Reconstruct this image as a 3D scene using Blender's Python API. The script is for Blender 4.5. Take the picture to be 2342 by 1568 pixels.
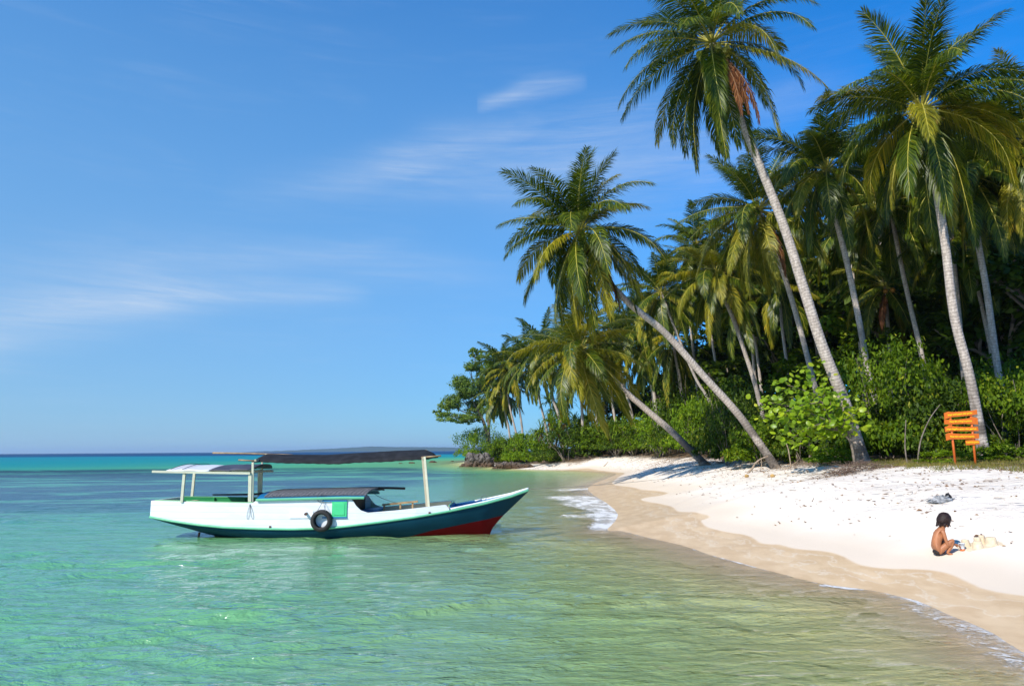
import bpy, bmesh, math, random
import numpy as np
from mathutils import Vector, Matrix, noise
R = math.radians
sc = bpy.context.scene
COL = sc.collection
for _o in list(bpy.data.objects): bpy.data.objects.remove(_o, do_unlink=True)

# ------------------------------------------------------------------ camera
FPX, WPX, HPX = 1600.0, 2342.0, 1568.0
CAMZ = 2.2
PITCH, ROLL = math.atan(245/FPX), R(0.39)
F = Vector((0, math.cos(PITCH), math.sin(PITCH)))
R0 = Vector((1, 0, 0)); U0 = Vector((0, -math.sin(PITCH), math.cos(PITCH)))
CR = R0*math.cos(ROLL) - U0*math.sin(ROLL)
CU = U0*math.cos(ROLL) + R0*math.sin(ROLL)
CAM = Vector((0, 0, CAMZ))
cam_d = bpy.data.cameras.new('camera'); cam = bpy.data.objects.new('camera', cam_d); COL.objects.link(cam)
cam_d.sensor_width = 36; cam_d.lens = 36*FPX/WPX; cam_d.clip_start = .1; cam_d.clip_end = 40000
m = Matrix.Identity(4)
for i in range(3): m[i][0] = CR[i]; m[i][1] = CU[i]; m[i][2] = -F[i]
m.translation = CAM; cam.matrix_world = m
sc.camera = cam

# ------------------------------------------------------------------ sun, sky, exposure
SUN_EL = R(38); SUN_AZ = R(-139)          # azimuth of the sun, 0 = away from camera, clockwise positive
SUN = Vector((math.sin(SUN_AZ)*math.cos(SUN_EL), math.cos(SUN_AZ)*math.cos(SUN_EL), math.sin(SUN_EL)))
sl = bpy.data.lights.new('sun', 'SUN'); sl.energy = 5.0; sl.angle = R(.53); sl.color = (1, .945, .85)
so = bpy.data.objects.new('sun', sl); COL.objects.link(so)
so.rotation_euler = (-SUN).to_track_quat('-Z', 'Y').to_euler(); so.location = (0, 0, 60)
sc.view_settings.view_transform = 'Standard'; sc.view_settings.look = 'None'
sc.view_settings.gamma = 1; sc.view_settings.exposure = 0.22
sc.view_settings.use_curve_mapping = False

def ray(px, py):
    return (F*FPX + CR*(px-WPX/2) - CU*(py-HPX/2)).normalized()
def P(px, py, Y):
    d = ray(px, py); return CAM + d*(Y/d.y)
def G0(px, py, z=0.0):
    d = ray(px, py); return CAM + d*((z-CAMZ)/d.z)
def Z1(x, y): return ((340+x*.4355)*.9149, (1080+y*.4355)*.9149)
def Z2(x, y): return ((340+x/6.03)*.9149, (1100+y/6.03)*.9149)

world = bpy.data.worlds.new('World'); sc.world = world; world.use_nodes = True
wt = world.node_tree; wn = wt.nodes; wl = wt.links
bg = wn['Background']; bg.inputs[1].default_value = 0.115
sky = wn.new('ShaderNodeTexSky'); sky.sky_type = 'NISHITA'; sky.sun_disc = False
sky.sun_elevation = SUN_EL; sky.sun_rotation = SUN_AZ % (2*math.pi)
sky.altitude = 0; sky.air_density = 1.0; sky.dust_density = 0.35; sky.ozone_density = 3.0
hs = wn.new('ShaderNodeHueSaturation'); hs.inputs['Saturation'].default_value = 1.22; hs.inputs['Value'].default_value = 1.0
tn = wn.new('ShaderNodeMix'); tn.data_type = 'RGBA'; tn.blend_type = 'MULTIPLY'; tn.inputs[0].default_value = 1; wl.new(sky.outputs[0], tn.inputs[6]); tn.inputs[7].default_value = (.46, 1.08, 1.72, 1)
wl.new(tn.outputs[2], hs.inputs['Color'])
def wmath(op, a, b=None, c=None):
    n = wn.new('ShaderNodeMath'); n.operation = op
    for i, v in enumerate((a, b, c)):
        if v is None: continue
        if isinstance(v, (int, float)): n.inputs[i].default_value = v
        else: wl.new(v, n.inputs[i])
    return n.outputs[0]
tc = wn.new('ShaderNodeTexCoord'); sx = wn.new('ShaderNodeSeparateXYZ'); wl.new(tc.outputs['Generated'], sx.inputs[0])
AZ = wmath('ARCTAN2', sx.outputs[0], sx.outputs[1]); EL = wmath('ARCSINE', sx.outputs[2])
cxyz = wn.new('ShaderNodeCombineXYZ'); wl.new(wmath('MULTIPLY', AZ, 2.2), cxyz.inputs[0]); wl.new(wmath('MULTIPLY', EL, 11), cxyz.inputs[1])
nz = wn.new('ShaderNodeTexNoise'); nz.inputs['Scale'].default_value = 1.6; nz.inputs['Detail'].default_value = 7; nz.inputs['Roughness'].default_value = .62
nz.inputs['Distortion'].default_value = .5
wl.new(cxyz.outputs[0], nz.inputs['Vector'])
def azel(px, py):
    d = ray(px, py); return math.atan2(d.x, d.y), math.asin(d.z)
def wcurve(inp, pts, lo, hi, vlo, vhi):
    a = wmath('DIVIDE', wmath('SUBTRACT', inp, lo), hi-lo)
    n = wn.new('ShaderNodeFloatCurve'); wl.new(a, n.inputs['Value'])
    cu = n.mapping.curves[0]
    P_ = [((x-lo)/(hi-lo), (v-vlo)/(vhi-vlo)) for x, v in pts]
    cu.points[0].location = P_[0]; cu.points[1].location = P_[-1]
    for q in P_[1:-1]: cu.points.new(*q)
    n.mapping.extend = 'HORIZONTAL'; n.mapping.update()
    return wmath('ADD', wmath('MULTIPLY', n.outputs[0], vhi-vlo), vlo)
bands = [  # pixel points (x, y, half width px, strength)
    [(-200, 800, 60, .8), (0, 735, 50, 1), (250, 690, 40, .9), (500, 662, 26, .8), (700, 665, 20, .55), (860, 680, 14, .0)],
    [(-100, 690, 60, .35), (200, 640, 55, .45), (430, 605, 40, .5), (700, 592, 22, .55), (950, 605, 22, .35), (1200, 650, 20, .1), (1300, 670, 20, 0)],
    [(500, 430, 30, 0), (700, 418, 26, .3), (860, 392, 30, .6), (1000, 345, 34, .65), (1150, 312, 28, .5), (1300, 290, 20, .1), (1400, 280, 20, 0)],
    [(800, 430, 30, 0), (1000, 420, 30, .35), (1200, 400, 55, .5), (1500, 350, 60, .6), (1700, 380, 60, .4), (2000, 400, 60, 0)],
    [(1090, 245, 12, 0), (1140, 230, 11, .9), (1220, 205, 15, .8), (1300, 192, 12, .6), (1345, 188, 10, 0)],
    [(1700, 260, 30, 0), (1800, 235, 32, .5), (1900, 210, 30, .3), (2000, 200, 30, 0)]]
tot = None
for b in bands:
    q = [(azel(x, y), 1.7*abs(azel(x, y-w)[1]-azel(x, y)[1]), s) for x, y, w, s in b]
    lo, hi = q[0][0][0], q[-1][0][0]
    c = wcurve(AZ, [(a[0], a[1]) for a, w, s in q], lo, hi, 0, .7)
    w_ = wcurve(AZ, [(a[0], w) for a, w, s in q], lo, hi, 0, .08)
    s_ = wcurve(AZ, [(a[0], s) for a, w, s in q], lo, hi, 0, 1)
    e = wmath('DIVIDE', wmath('SUBTRACT', EL, c), w_)
    g = wmath('EXPONENT', wmath('MULTIPLY', wmath('MULTIPLY', e, e), -1))
    ins = wmath('MULTIPLY', wmath('GREATER_THAN', AZ, lo), wmath('LESS_THAN', AZ, hi))
    g = wmath('MULTIPLY', wmath('MULTIPLY', g, s_), ins)
    tot = g if tot is None else wmath('MAXIMUM', tot, g)
nf = wmath('MULTIPLY', wmath('SUBTRACT', nz.outputs[0], .08), 1.55)
cf = wmath('MULTIPLY', wmath('MULTIPLY', tot, nf), .62)
cz2 = wn.new('ShaderNodeMapping'); wl.new(cxyz.outputs[0], cz2.inputs[0]); cz2.inputs['Rotation'].default_value = (0, 0, .35); cz2.inputs['Scale'].default_value = (1, 3.2, 1)
nz2 = wn.new('ShaderNodeTexNoise'); nz2.inputs['Scale'].default_value = 2.2; nz2.inputs['Detail'].default_value = 8; nz2.inputs['Roughness'].default_value = .68; nz2.inputs['Distortion'].default_value = .8; wl.new(cz2.outputs[0], nz2.inputs['Vector'])
fil = wmath('ADD', .62, wmath('MULTIPLY', wmath('SUBTRACT', nz2.outputs[0], .38), 1.8)); cf = wmath('MULTIPLY', cf, wmath('MAXIMUM', fil, .15))
veil = wmath('MULTIPLY', wmath('MULTIPLY', wmath('MAXIMUM', wmath('SUBTRACT', nz.outputs[0], .48), 0), wmath('MAXIMUM', wmath('SUBTRACT', nz2.outputs[0], .4), 0)), 1.3)
cn = wmath('MINIMUM', wmath('MAXIMUM', wmath('ADD', cf, veil), 0), .75)
mx = wn.new('ShaderNodeMix'); mx.data_type = 'RGBA'; wl.new(cn, mx.inputs[0])
# pale air towards the horizon and towards the sun's side
hz = wcurve(EL, [(-.1, .92), (0, .90), (.05, .84), (.12, .80), (.25, .72), (.45, .52), (.75, .22), (1.5, .05)], -.1, 1.5, 0, 1)
hz = wmath('MULTIPLY', hz, wcurve(AZ, [(-3.2, 1), (-1, 1), (-.35, .95), (.1, .78), (.45, .26), (.8, .14), (3.2, .6)], -3.2, 3.2, 0, 1))
mh = wn.new('ShaderNodeMix'); mh.data_type = 'RGBA'; wl.new(hz, mh.inputs[0]); wl.new(hs.outputs[0], mh.inputs[6]); pc = wn.new('ShaderNodeMix'); pc.data_type = 'RGBA'; wl.new(wcurve(EL, [(-.1, 0), (.0, 0), (.12, .35), (.32, .8), (.6, 1), (1.5, 1)], -.1, 1.5, 0, 1), pc.inputs[0]); pc.inputs[6].default_value = (2.55, 3.9, 5.35, 1); pc.inputs[7].default_value = (1.60, 3.35, 5.35, 1); wl.new(pc.outputs[2], mh.inputs[7])
wl.new(mh.outputs[2], mx.inputs[6])
mx.inputs[7].default_value = (5.0, 5.7, 6.7, 1)
wl.new(mx.outputs[2], bg.inputs[0])

# ------------------------------------------------------------------ generic helpers
def tag(o, label=None, cat=None, group=None, kind=None):
    if label: o['label'] = label
    if cat: o['category'] = cat
    if group: o['group'] = group
    if kind: o['kind'] = kind
    return o
ORG = {}
def root(name, loc, label, cat, group=None, rotz=0):
    o = bpy.data.objects.new(name, None); COL.objects.link(o); o.location = loc; o.rotation_euler[2] = rotz
    o.empty_display_size = .3
    ORG[o.name] = Vector(loc); return tag(o, label, cat, group)
def link(name, me, parent=None):
    o = bpy.data.objects.new(name, me); COL.objects.link(o)
    if parent: o.parent = parent; ORG[o.name] = ORG.get(parent.name, Vector())
    return o
class MB:
    """collects geometry for one mesh"""
    def __init__(s): s.v = []; s.f = []; s.m = []; s.at = []
    def add(s, vs, fs, mi=0, at=None):
        n = len(s.v); s.v += [tuple(v) for v in vs]; s.f += [tuple(i+n for i in f) for f in fs]; s.m += [mi]*len(fs)
        s.at += list(at) if at is not None else [0.0]*len(vs)
    def box(s, c, size, mi=0, M=None):
        hx, hy, hz = (q/2 for q in size)
        vs = [Vector((x*hx, y*hy, z*hz)) for x in (-1, 1) for y in (-1, 1) for z in (-1, 1)]
        if M is not None: vs = [M @ v for v in vs]
        vs = [v+Vector(c) for v in vs]
        s.add(vs, [(0, 1, 3, 2), (4, 6, 7, 5), (0, 4, 5, 1), (2, 3, 7, 6), (0, 2, 6, 4), (1, 5, 7, 3)], mi)
    def bar(s, a, b, w, t, mi=0, up=(0, 1, 0)):
        a = Vector(a); b = Vector(b); d = (b-a); L = d.length; d.normalize(); u = Vector(up); r = d.cross(u).normalized(); u = r.cross(d)
        M = Matrix((r, u, d)).transposed(); s.box((a+b)/2, (w, t, L), mi, M)
    def tube(s, pts, rad, n=8, mi=0, cap=True):
        pts = [Vector(p) for p in pts]; k = len(pts)
        if isinstance(rad, (int, float)): rad = [rad]*k
        t0 = (pts[1]-pts[0]).normalized(); u = t0.orthogonal().normalized(); vs = []; at = []; L = 0
        for i, p in enumerate(pts):
            t = (pts[min(i+1, k-1)]-pts[max(i-1, 0)]).normalized()
            u = (u-t*u.dot(t)).normalized(); w = t.cross(u)
            if i: L += (p-pts[i-1]).length
            for j in range(n):
                a = 2*math.pi*j/n; vs.append(p+(u*math.cos(a)+w*math.sin(a))*rad[i]); at.append(L)
        fs = [(i*n+j, i*n+(j+1) % n, (i+1)*n+(j+1) % n, (i+1)*n+j) for i in range(k-1) for j in range(n)]
        if cap: fs += [tuple(range(n-1, -1, -1)), tuple(range((k-1)*n, k*n))]
        s.add(vs, fs, mi, at)
    def grid(s, rows, mi=0, closed=False):
        n = len(rows[0]); vs = [p for r in rows for p in r]
        fs = [(i*n+j, i*n+j+1, (i+1)*n+j+1, (i+1)*n+j) for i in range(len(rows)-1) for j in range(n-1)]
        s.add(vs, fs, mi)
    def prism(s, poly, off, mi=0):
        n = len(poly); o = Vector(off); vs = [Vector(p) for p in poly]+[Vector(p)+o for p in poly]
        fs = [tuple(range(n)), tuple(range(2*n-1, n-1, -1))]+[(i, n+i, n+(i+1) % n, (i+1) % n) for i in range(n)]
        s.add(vs, fs, mi)
    def mesh(s, name, mats, smooth=False, org=Vector((0, 0, 0)), fixn=True):
        me = bpy.data.meshes.new(name)
        me.from_pydata([(v[0]-org[0], v[1]-org[1], v[2]-org[2]) for v in s.v], [], s.f)
        for q in (mats if isinstance(mats, (list, tuple)) else [mats]): me.materials.append(q)
        me.polygons.foreach_set('material_index', s.m)
        a = me.attributes.new('along', 'FLOAT', 'POINT'); a.data.foreach_set('value', s.at)
        if smooth: me.polygons.foreach_set('use_smooth', [True]*len(s.f))
        me.update()
        if fixn:
            b = bmesh.new(); b.from_mesh(me); bmesh.ops.recalc_face_normals(b, faces=b.faces); b.to_mesh(me); b.free()
        return me
    def build(s, name, mats, parent=None, smooth=False, bevel=0, fixn=True):
        org = ORG.get(parent.name, Vector()) if parent else Vector((0, 0, 0))
        o = link(name, s.mesh(name, mats, smooth, org, fixn), parent)
        if bevel:
            b = o.modifiers.new('bevel', 'BEVEL'); b.width = bevel; b.segments = 2; b.limit_method = 'ANGLE'
        return o
def np_mesh(name, V, Q, T, mats, mi=None, attrs=None, smooth=False):
    """big mesh from numpy: V (n,3), Q (a,4), T (b,3)"""
    me = bpy.data.meshes.new(name); me.vertices.add(len(V)); me.vertices.foreach_set('co', np.asarray(V, np.float32).ravel())
    nq, nt = len(Q), len(T); loops = np.concatenate([np.asarray(Q, np.int32).ravel(), np.asarray(T, np.int32).ravel()]) if nt else np.asarray(Q, np.int32).ravel()
    me.loops.add(len(loops)); me.loops.foreach_set('vertex_index', loops)
    me.polygons.add(nq+nt)
    st = np.concatenate([np.arange(nq)*4, nq*4+np.arange(nt)*3]).astype(np.int32)
    me.polygons.foreach_set('loop_start', st)
    for q in (mats if isinstance(mats, (list, tuple)) else [mats]): me.materials.append(q)
    if mi is not None: me.polygons.foreach_set('material_index', np.asarray(mi, np.int32))
    if smooth: me.polygons.foreach_set('use_smooth', np.ones(nq+nt, bool))
    for k, a in (attrs or {}).items():
        at = me.attributes.new(k, 'FLOAT', 'POINT'); at.data.foreach_set('value', np.asarray(a, np.float32))
    me.update(calc_edges=True); me.validate(); return me

# ------------------------------------------------------------------ materials
class NT:
    def __init__(s, name):
        s.mat = bpy.data.materials.new(name); s.mat.use_nodes = True; s.t = s.mat.node_tree; s.n = s.t.nodes; s.l = s.t.links
        s.n.clear(); s.out = s.n.new('ShaderNodeOutputMaterial')
    def new(s, typ, **kw):
        n = s.n.new(typ)
        for k, v in kw.items(): setattr(n, k, v)
        return n
    def put(s, sock, v):
        if v is None: return
        if isinstance(v, bpy.types.NodeSocket): s.l.new(v, sock)
        else:
            if isinstance(v, tuple) and len(v) == 3 and sock.type == 'RGBA': v = (*v, 1)
            sock.default_value = v
    def math(s, op, a, b=None, c=None, clamp=False):
        n = s.new('ShaderNodeMath', operation=op, use_clamp=clamp)
        for i, v in enumerate((a, b, c)): s.put(n.inputs[i], v)
        return n.outputs[0]
    def mix(s, f, a, b, mode='MIX'):
        n = s.new('ShaderNodeMix', data_type='RGBA', blend_type=mode); s.put(n.inputs[0], f); s.put(n.inputs[6], a); s.put(n.inputs[7], b); return n.outputs[2]
    def noise(s, vec, scale, detail=4, rough=.55, dist=0):
        n = s.new('ShaderNodeTexNoise'); s.put(n.inputs['Vector'], vec); n.inputs['Scale'].default_value = scale
        n.inputs['Detail'].default_value = detail; n.inputs['Roughness'].default_value = rough; n.inputs['Distortion'].default_value = dist; return n.outputs[0]
    def mapping(s, vec, scale=(1, 1, 1), rot=(0, 0, 0), loc=(0, 0, 0)):
        n = s.new('ShaderNodeMapping'); s.put(n.inputs[0], vec); n.inputs['Scale'].default_value = scale; n.inputs['Rotation'].default_value = rot; n.inputs['Location'].default_value = loc; return n.outputs[0]
    def pos(s): return s.new('ShaderNodeNewGeometry').outputs['Position']
    def obj(s): return s.new('ShaderNodeTexCoord').outputs['Object']
    def isl(s): return s.new('ShaderNodeNewGeometry').outputs['Random Per Island']
    def attr(s, name): return s.new('ShaderNodeAttribute', attribute_name=name).outputs['Fac']
    def ss(s, v, a, b):  # smoothstep a..b
        n = s.new('ShaderNodeMapRange', interpolation_type='SMOOTHSTEP'); s.put(n.inputs[0], v); s.put(n.inputs[1], a); s.put(n.inputs[2], b); return n.outputs[0]
    def ramp(s, v, pts, interp='LINEAR'):
        n = s.new('ShaderNodeValToRGB'); s.put(n.inputs[0], v); r = n.color_ramp; r.interpolation = interp
        while len(r.elements) < len(pts): r.elements.new(.5)
        for e, (p, c) in zip(r.elements, pts): e.position = p; e.color = (*c, 1)
        return n.outputs[0]
    def bump(s, h, strength=.3, dist=.05, normal=None):
        n = s.new('ShaderNodeBump'); s.put(n.inputs['Height'], h); n.inputs['Strength'].default_value = strength; n.inputs['Distance'].default_value = dist
        s.put(n.inputs['Normal'], normal); return n.outputs[0]
    def bsdf(s, color, rough=.6, spec=.4, normal=None, metal=0, trans=None):
        n = s.new('ShaderNodeBsdfPrincipled'); s.put(n.inputs['Base Color'], color); s.put(n.inputs['Roughness'], rough); s.put(n.inputs['Specular IOR Level'], spec)
        s.put(n.inputs['Normal'], normal); s.put(n.inputs['Metallic'], metal)
        return n.outputs[0]
    def surf(s, sh): s.l.new(sh, s.out.inputs['Surface']); return s.mat

def simple(name, col, rough=.6, spec=.4, var=.25, scale=8, bump=.15, bd=.01):
    t = NT(name); n1 = t.noise(t.obj(), scale, 5, .6)
    c = t.mix(t.math('MULTIPLY', t.ss(n1, .35, .7), 1), tuple(q*(1-var) for q in col), tuple(min(1, q*(1+var*.6)) for q in col))
    n2 = t.noise(t.obj(), scale*6, 3)
    return t.surf(t.bsdf(c, rough, spec, t.bump(t.math('ADD', n1, t.math('MULTIPLY', n2, .4)), bump, bd)))

def leaf_mat(name, dark, light, rough=.38, spec=.5, transl=.25, hilite=None):
    t = NT(name); r = t.isl()
    c = t.ramp(r, [(0, dark), (.55, tuple((a+b)/2 for a, b in zip(dark, light))), (.93, light), (1, hilite or light)])
    big = t.noise(t.pos(), .7, 2)
    c = t.mix(t.ss(big, .35, .7), c, t.mix(1.0, c, (1.25, 1.1, .7), 'MULTIPLY'))
    b = t.bsdf(c, rough, spec)
    tr = t.new('ShaderNodeBsdfTranslucent'); t.put(tr.inputs[0], t.mix(1.0, c, (1.5, 1.55, .5), 'MULTIPLY'))
    ms = t.new('ShaderNodeMixShader'); ms.inputs[0].default_value = transl; t.l.new(b, ms.inputs[1]); t.l.new(tr.outputs[0], ms.inputs[2])
    return t.surf(ms.outputs[0])

M_frond = leaf_mat('palm_leaf', (.016, .042, .004), (.115, .155, .009), .38, .30, .30, (.20, .20, .02))
M_frondy = leaf_mat('palm_leaf_yellowing', (.10, .12, .008), (.28, .26, .018), .45, .25, .28, (.4, .28, .03))
M_frondd = leaf_mat('palm_leaf_dead', (.075, .028, .014), (.17, .07, .032), .75, .15, .12, (.26, .14, .08))
M_rachis = simple('palm_rachis', (.42, .36, .05), .45, .4)
M_rachisd = simple('palm_rachis_dead', (.22, .12, .06), .7, .2)
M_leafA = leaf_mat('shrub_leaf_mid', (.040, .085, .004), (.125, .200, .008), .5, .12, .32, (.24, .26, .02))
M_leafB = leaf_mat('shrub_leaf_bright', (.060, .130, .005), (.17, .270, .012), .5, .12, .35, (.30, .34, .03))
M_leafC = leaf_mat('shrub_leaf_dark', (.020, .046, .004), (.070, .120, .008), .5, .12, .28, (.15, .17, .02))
M_leafD = leaf_mat('broad_leaf', (.12, .22, .008), (.27, .38, .020), .36, .35, .38, (.36, .38, .04))
M_leafE = leaf_mat('headland_leaf', (.075, .135, .020), (.18, .26, .045), .5, .12, .35, (.17, .22, .05))
M_pand = leaf_mat('pandanus_leaf', (.060, .12, .008), (.17, .25, .020), .36, .35, .25, (.25, .3, .06))
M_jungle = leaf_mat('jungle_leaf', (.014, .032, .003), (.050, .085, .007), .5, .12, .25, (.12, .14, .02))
M_grass = leaf_mat('grass_blade', (.08, .10, .02), (.22, .20, .06), .6, .2, .25, (.35, .28, .12))
M_litter = leaf_mat('leaf_litter', (.14, .07, .03), (.33, .19, .09), .8, .15, 0, (.42, .30, .18))
M_bark = simple('bark', (.20, .165, .13), .9, .1, .4, 6, .6, .02)
M_twig = simple('dry_twig', (.33, .25, .18), .9, .1, .35, 10, .4, .01)

def trunk_mat():
    t = NT('palm_trunk'); p_ = t.pos(); al = t.attr('along'); n1 = t.noise(t.pos(), 2.5, 4); n0 = t.noise(t.pos(), .5, 3)
    ph = t.math('ADD', t.math('MULTIPLY', al, 2*math.pi/.12), t.math('MULTIPLY', n1, 16))
    w = t.math('POWER', t.math('ADD', t.math('MULTIPLY', t.math('SINE', ph), .5), .5), 3)
    n2 = t.noise(t.mapping(t.pos(), (1, 1, .35)), 14, 5, .7)
    c = t.mix(t.ss(n2, .3, .7), (.29, .24, .20), (.55, .475, .41))
    c = t.mix(t.math('MULTIPLY', w, .4), c, (.16, .14, .13))
    c = t.mix(t.math('MULTIPLY', t.ss(n0, .55, .7), .5), c, (.17, .15, .13))
    n5 = t.noise(p_, 1.1, 5, .7); c = t.mix(t.math('MULTIPLY', t.math('SUBTRACT', 1, t.ss(al, 1.2, 4.0)), t.math('MULTIPLY', t.ss(n5, .38, .52), .85)), c, (.075, .062, .052))
    c = t.mix(t.math('MULTIPLY', t.ss(t.noise(p_, 5.5, 4, .7), .58, .68), .45), c, (.16, .12, .09))
    h = t.math('ADD', t.math('MULTIPLY', w, -1), t.math('MULTIPLY', n2, .6))
    return t.surf(t.bsdf(c, .85, .15, t.bump(h, .45, .018)))
M_trunk = trunk_mat()

def paint(name, col, rough=.45, dirt=.25, dcol=(.30, .22, .15), planks=0.0, spec=.4):
    t = NT(name); o = t.obj()
    n1 = t.noise(t.mapping(o, (.6, .6, 2.5)), 3, 6, .65); n2 = t.noise(t.mapping(o, (3, 3, .5)), 9, 5, .7); n3 = t.noise(o, 40, 3)
    c = t.mix(t.ss(n1, .3, .8), col, tuple(q*.86 for q in col))
    c = t.mix(t.math('MULTIPLY', t.ss(n2, .62, .80), dirt), c, dcol)
    h = t.math('ADD', n1, t.math('MULTIPLY', n3, .15))
    if planks:
        sp = t.new('ShaderNodeSeparateXYZ'); t.put(sp.inputs[0], o)
        zz = t.math('FRACT', t.math('MULTIPLY', t.math('ADD', sp.outputs[2], t.math('MULTIPLY', sp.outputs[0], .012)), 1/planks))
        line = t.math('MULTIPLY', t.ss(zz, .0, .05), t.math('SUBTRACT', 1, t.ss(zz, .95, 1)))
        c = t.mix(t.math('MULTIPLY', t.math('SUBTRACT', 1, line), .5), c, (.25, .27, .26))
        h = t.math('ADD', h, t.math('MULTIPLY', line, .5))
    return t.surf(t.bsdf(c, rough, spec, t.bump(h, .25, .012)))
M_white = paint('white_hull_paint', (.72, .745, .76), .4, .42, (.45, .40, .34), .16)
M_white2 = paint('white_trim_paint', (.80, .82, .82), .4, .3)
M_teal = paint('teal_hull_paint', (.003, .044, .072), .6, .3, (.04, .15, .20), 0.0, .12)
M_red = paint('red_bottom_paint', (.15, .002, .004), .65, .2, (.07, .01, .01), 0.0, .10)
M_greenrail = paint('mint_rail_paint', (.14, .46, .26), .4, .25, (.5, .55, .45))
M_green = paint('green_inner_paint', (.02, .25, .075), .45, .2, (.02, .12, .05))
M_shut = paint('green_shutter_paint', (.06, .56, .22), .45, .25, (.03, .3, .12))
M_blue = paint('blue_paint', (.012, .16, .36), .42, .25, (.05, .12, .2))
M_khaki = paint('weathered_inner_planks', (.58, .53, .36), .8, .6, (.12, .09, .05), .14)
M_wood = paint('weathered_wood', (.40, .35, .25), .8, .6, (.18, .14, .09))
M_post = paint('pale_post_paint', (.55, .54, .40), .7, .6, (.30, .27, .18))
M_dark = simple('dark_cloth', (.018, .019, .022), .8, .25, .4, 5, .4, .03)
M_grey = simple('dark_grey_roof_sheet', (.06, .062, .085), .55, .4, .15, 3, .2, .01)
M_whiter = simple('white_roof_sheet', (.62, .62, .64), .5, .4, .12, 3, .2, .01)
M_tyre = simple('tyre_rubber', (.018, .017, .016), .7, .4, .3, 20, .3, .005)
M_rope = simple('rope', (.10, .11, .12), .8, .2)
M_roper = simple('mooring_rope', (.35, .31, .25), .8, .2)
M_bamboo = simple('bamboo', (.36, .24, .12), .5, .4, .4, 4)
M_bamdark = simple('dark_bamboo', (.05, .035, .025), .6, .4, .6, 3)
M_slat = simple('woven_slats', (.19, .19, .20), .8, .3, .5, 30)
M_pipe = simple('rusty_pipe', (.10, .045, .035), .6, .4)
M_orange = simple('orange_board_paint', (.66, .15, .014), .5, .4, .12, 4, .1)
M_orangep = simple('orange_post_paint', (.62, .13, .02), .5, .4, .2, 6)
M_yellow = simple('yellow_lettering', (.95, .62, .02), .5, .3, .02)
M_ash = simple('grey_weathered_stump', (.36, .36, .36), .95, .1, .5, 9, .8, .03)
M_char = simple('charred_wood', (.025, .025, .028), .9, .2, .4, 12, .5, .02)
M_skin = simple('skin', (.38, .15, .065), .5, .4, .12, 6, .05)
M_hair = simple('black_hair', (.022, .010, .008), .6, .3, .5, 30, .4, .01)
M_trunks = simple('dark_swim_trunks', (.03, .022, .02), .7, .3, .3)
M_pail = simple('pale_plastic', (.62, .68, .74), .35, .5, .1)
M_pailo = simple('orange_plastic', (.75, .20, .06), .4, .5, .1)
M_husk = simple('coconut_husk', (.45, .28, .10), .8, .2, .4)
M_cocoy = simple('young_coconut', (.42, .38, .06), .5, .4, .3)
M_cocoo = simple('orange_coconut', (.55, .25, .04), .5, .4, .3)

def rock_mat():
    t = NT('shore_rock'); p = t.pos(); sp = t.new('ShaderNodeSeparateXYZ'); t.put(sp.inputs[0], p)
    n1 = t.noise(p, .9, 6, .65); n2 = t.noise(p, 4, 5, .7)
    v = t.new('ShaderNodeTexVoronoi', feature='DISTANCE_TO_EDGE'); t.put(v.inputs['Vector'], t.mapping(p, (1, 1, .4))); v.inputs['Scale'].default_value = 1.1
    c = t.mix(t.ss(n1, .35, .65), (.085, .072, .062), (.22, .195, .175))
    c = t.mix(t.math('MULTIPLY', t.ss(n2, .5, .7), .5), c, (.10, .085, .08))
    band = t.math('SUBTRACT', 1, t.ss(t.math('ADD', sp.outputs[2], t.math('MULTIPLY', n2, 1.0)), .7, 1.5))
    c = t.mix(t.math('MULTIPLY', band, .85), c, (.11, .065, .035))
    h = t.math('ADD', t.math('ADD', n1, t.math('MULTIPLY', n2, .5)), t.math('MULTIPLY', t.ss(v.outputs[0], 0, .15), .5))
    return t.surf(t.bsdf(c, .9, .15, t.bump(h, 1, .35)))
M_rock = rock_mat()

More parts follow.
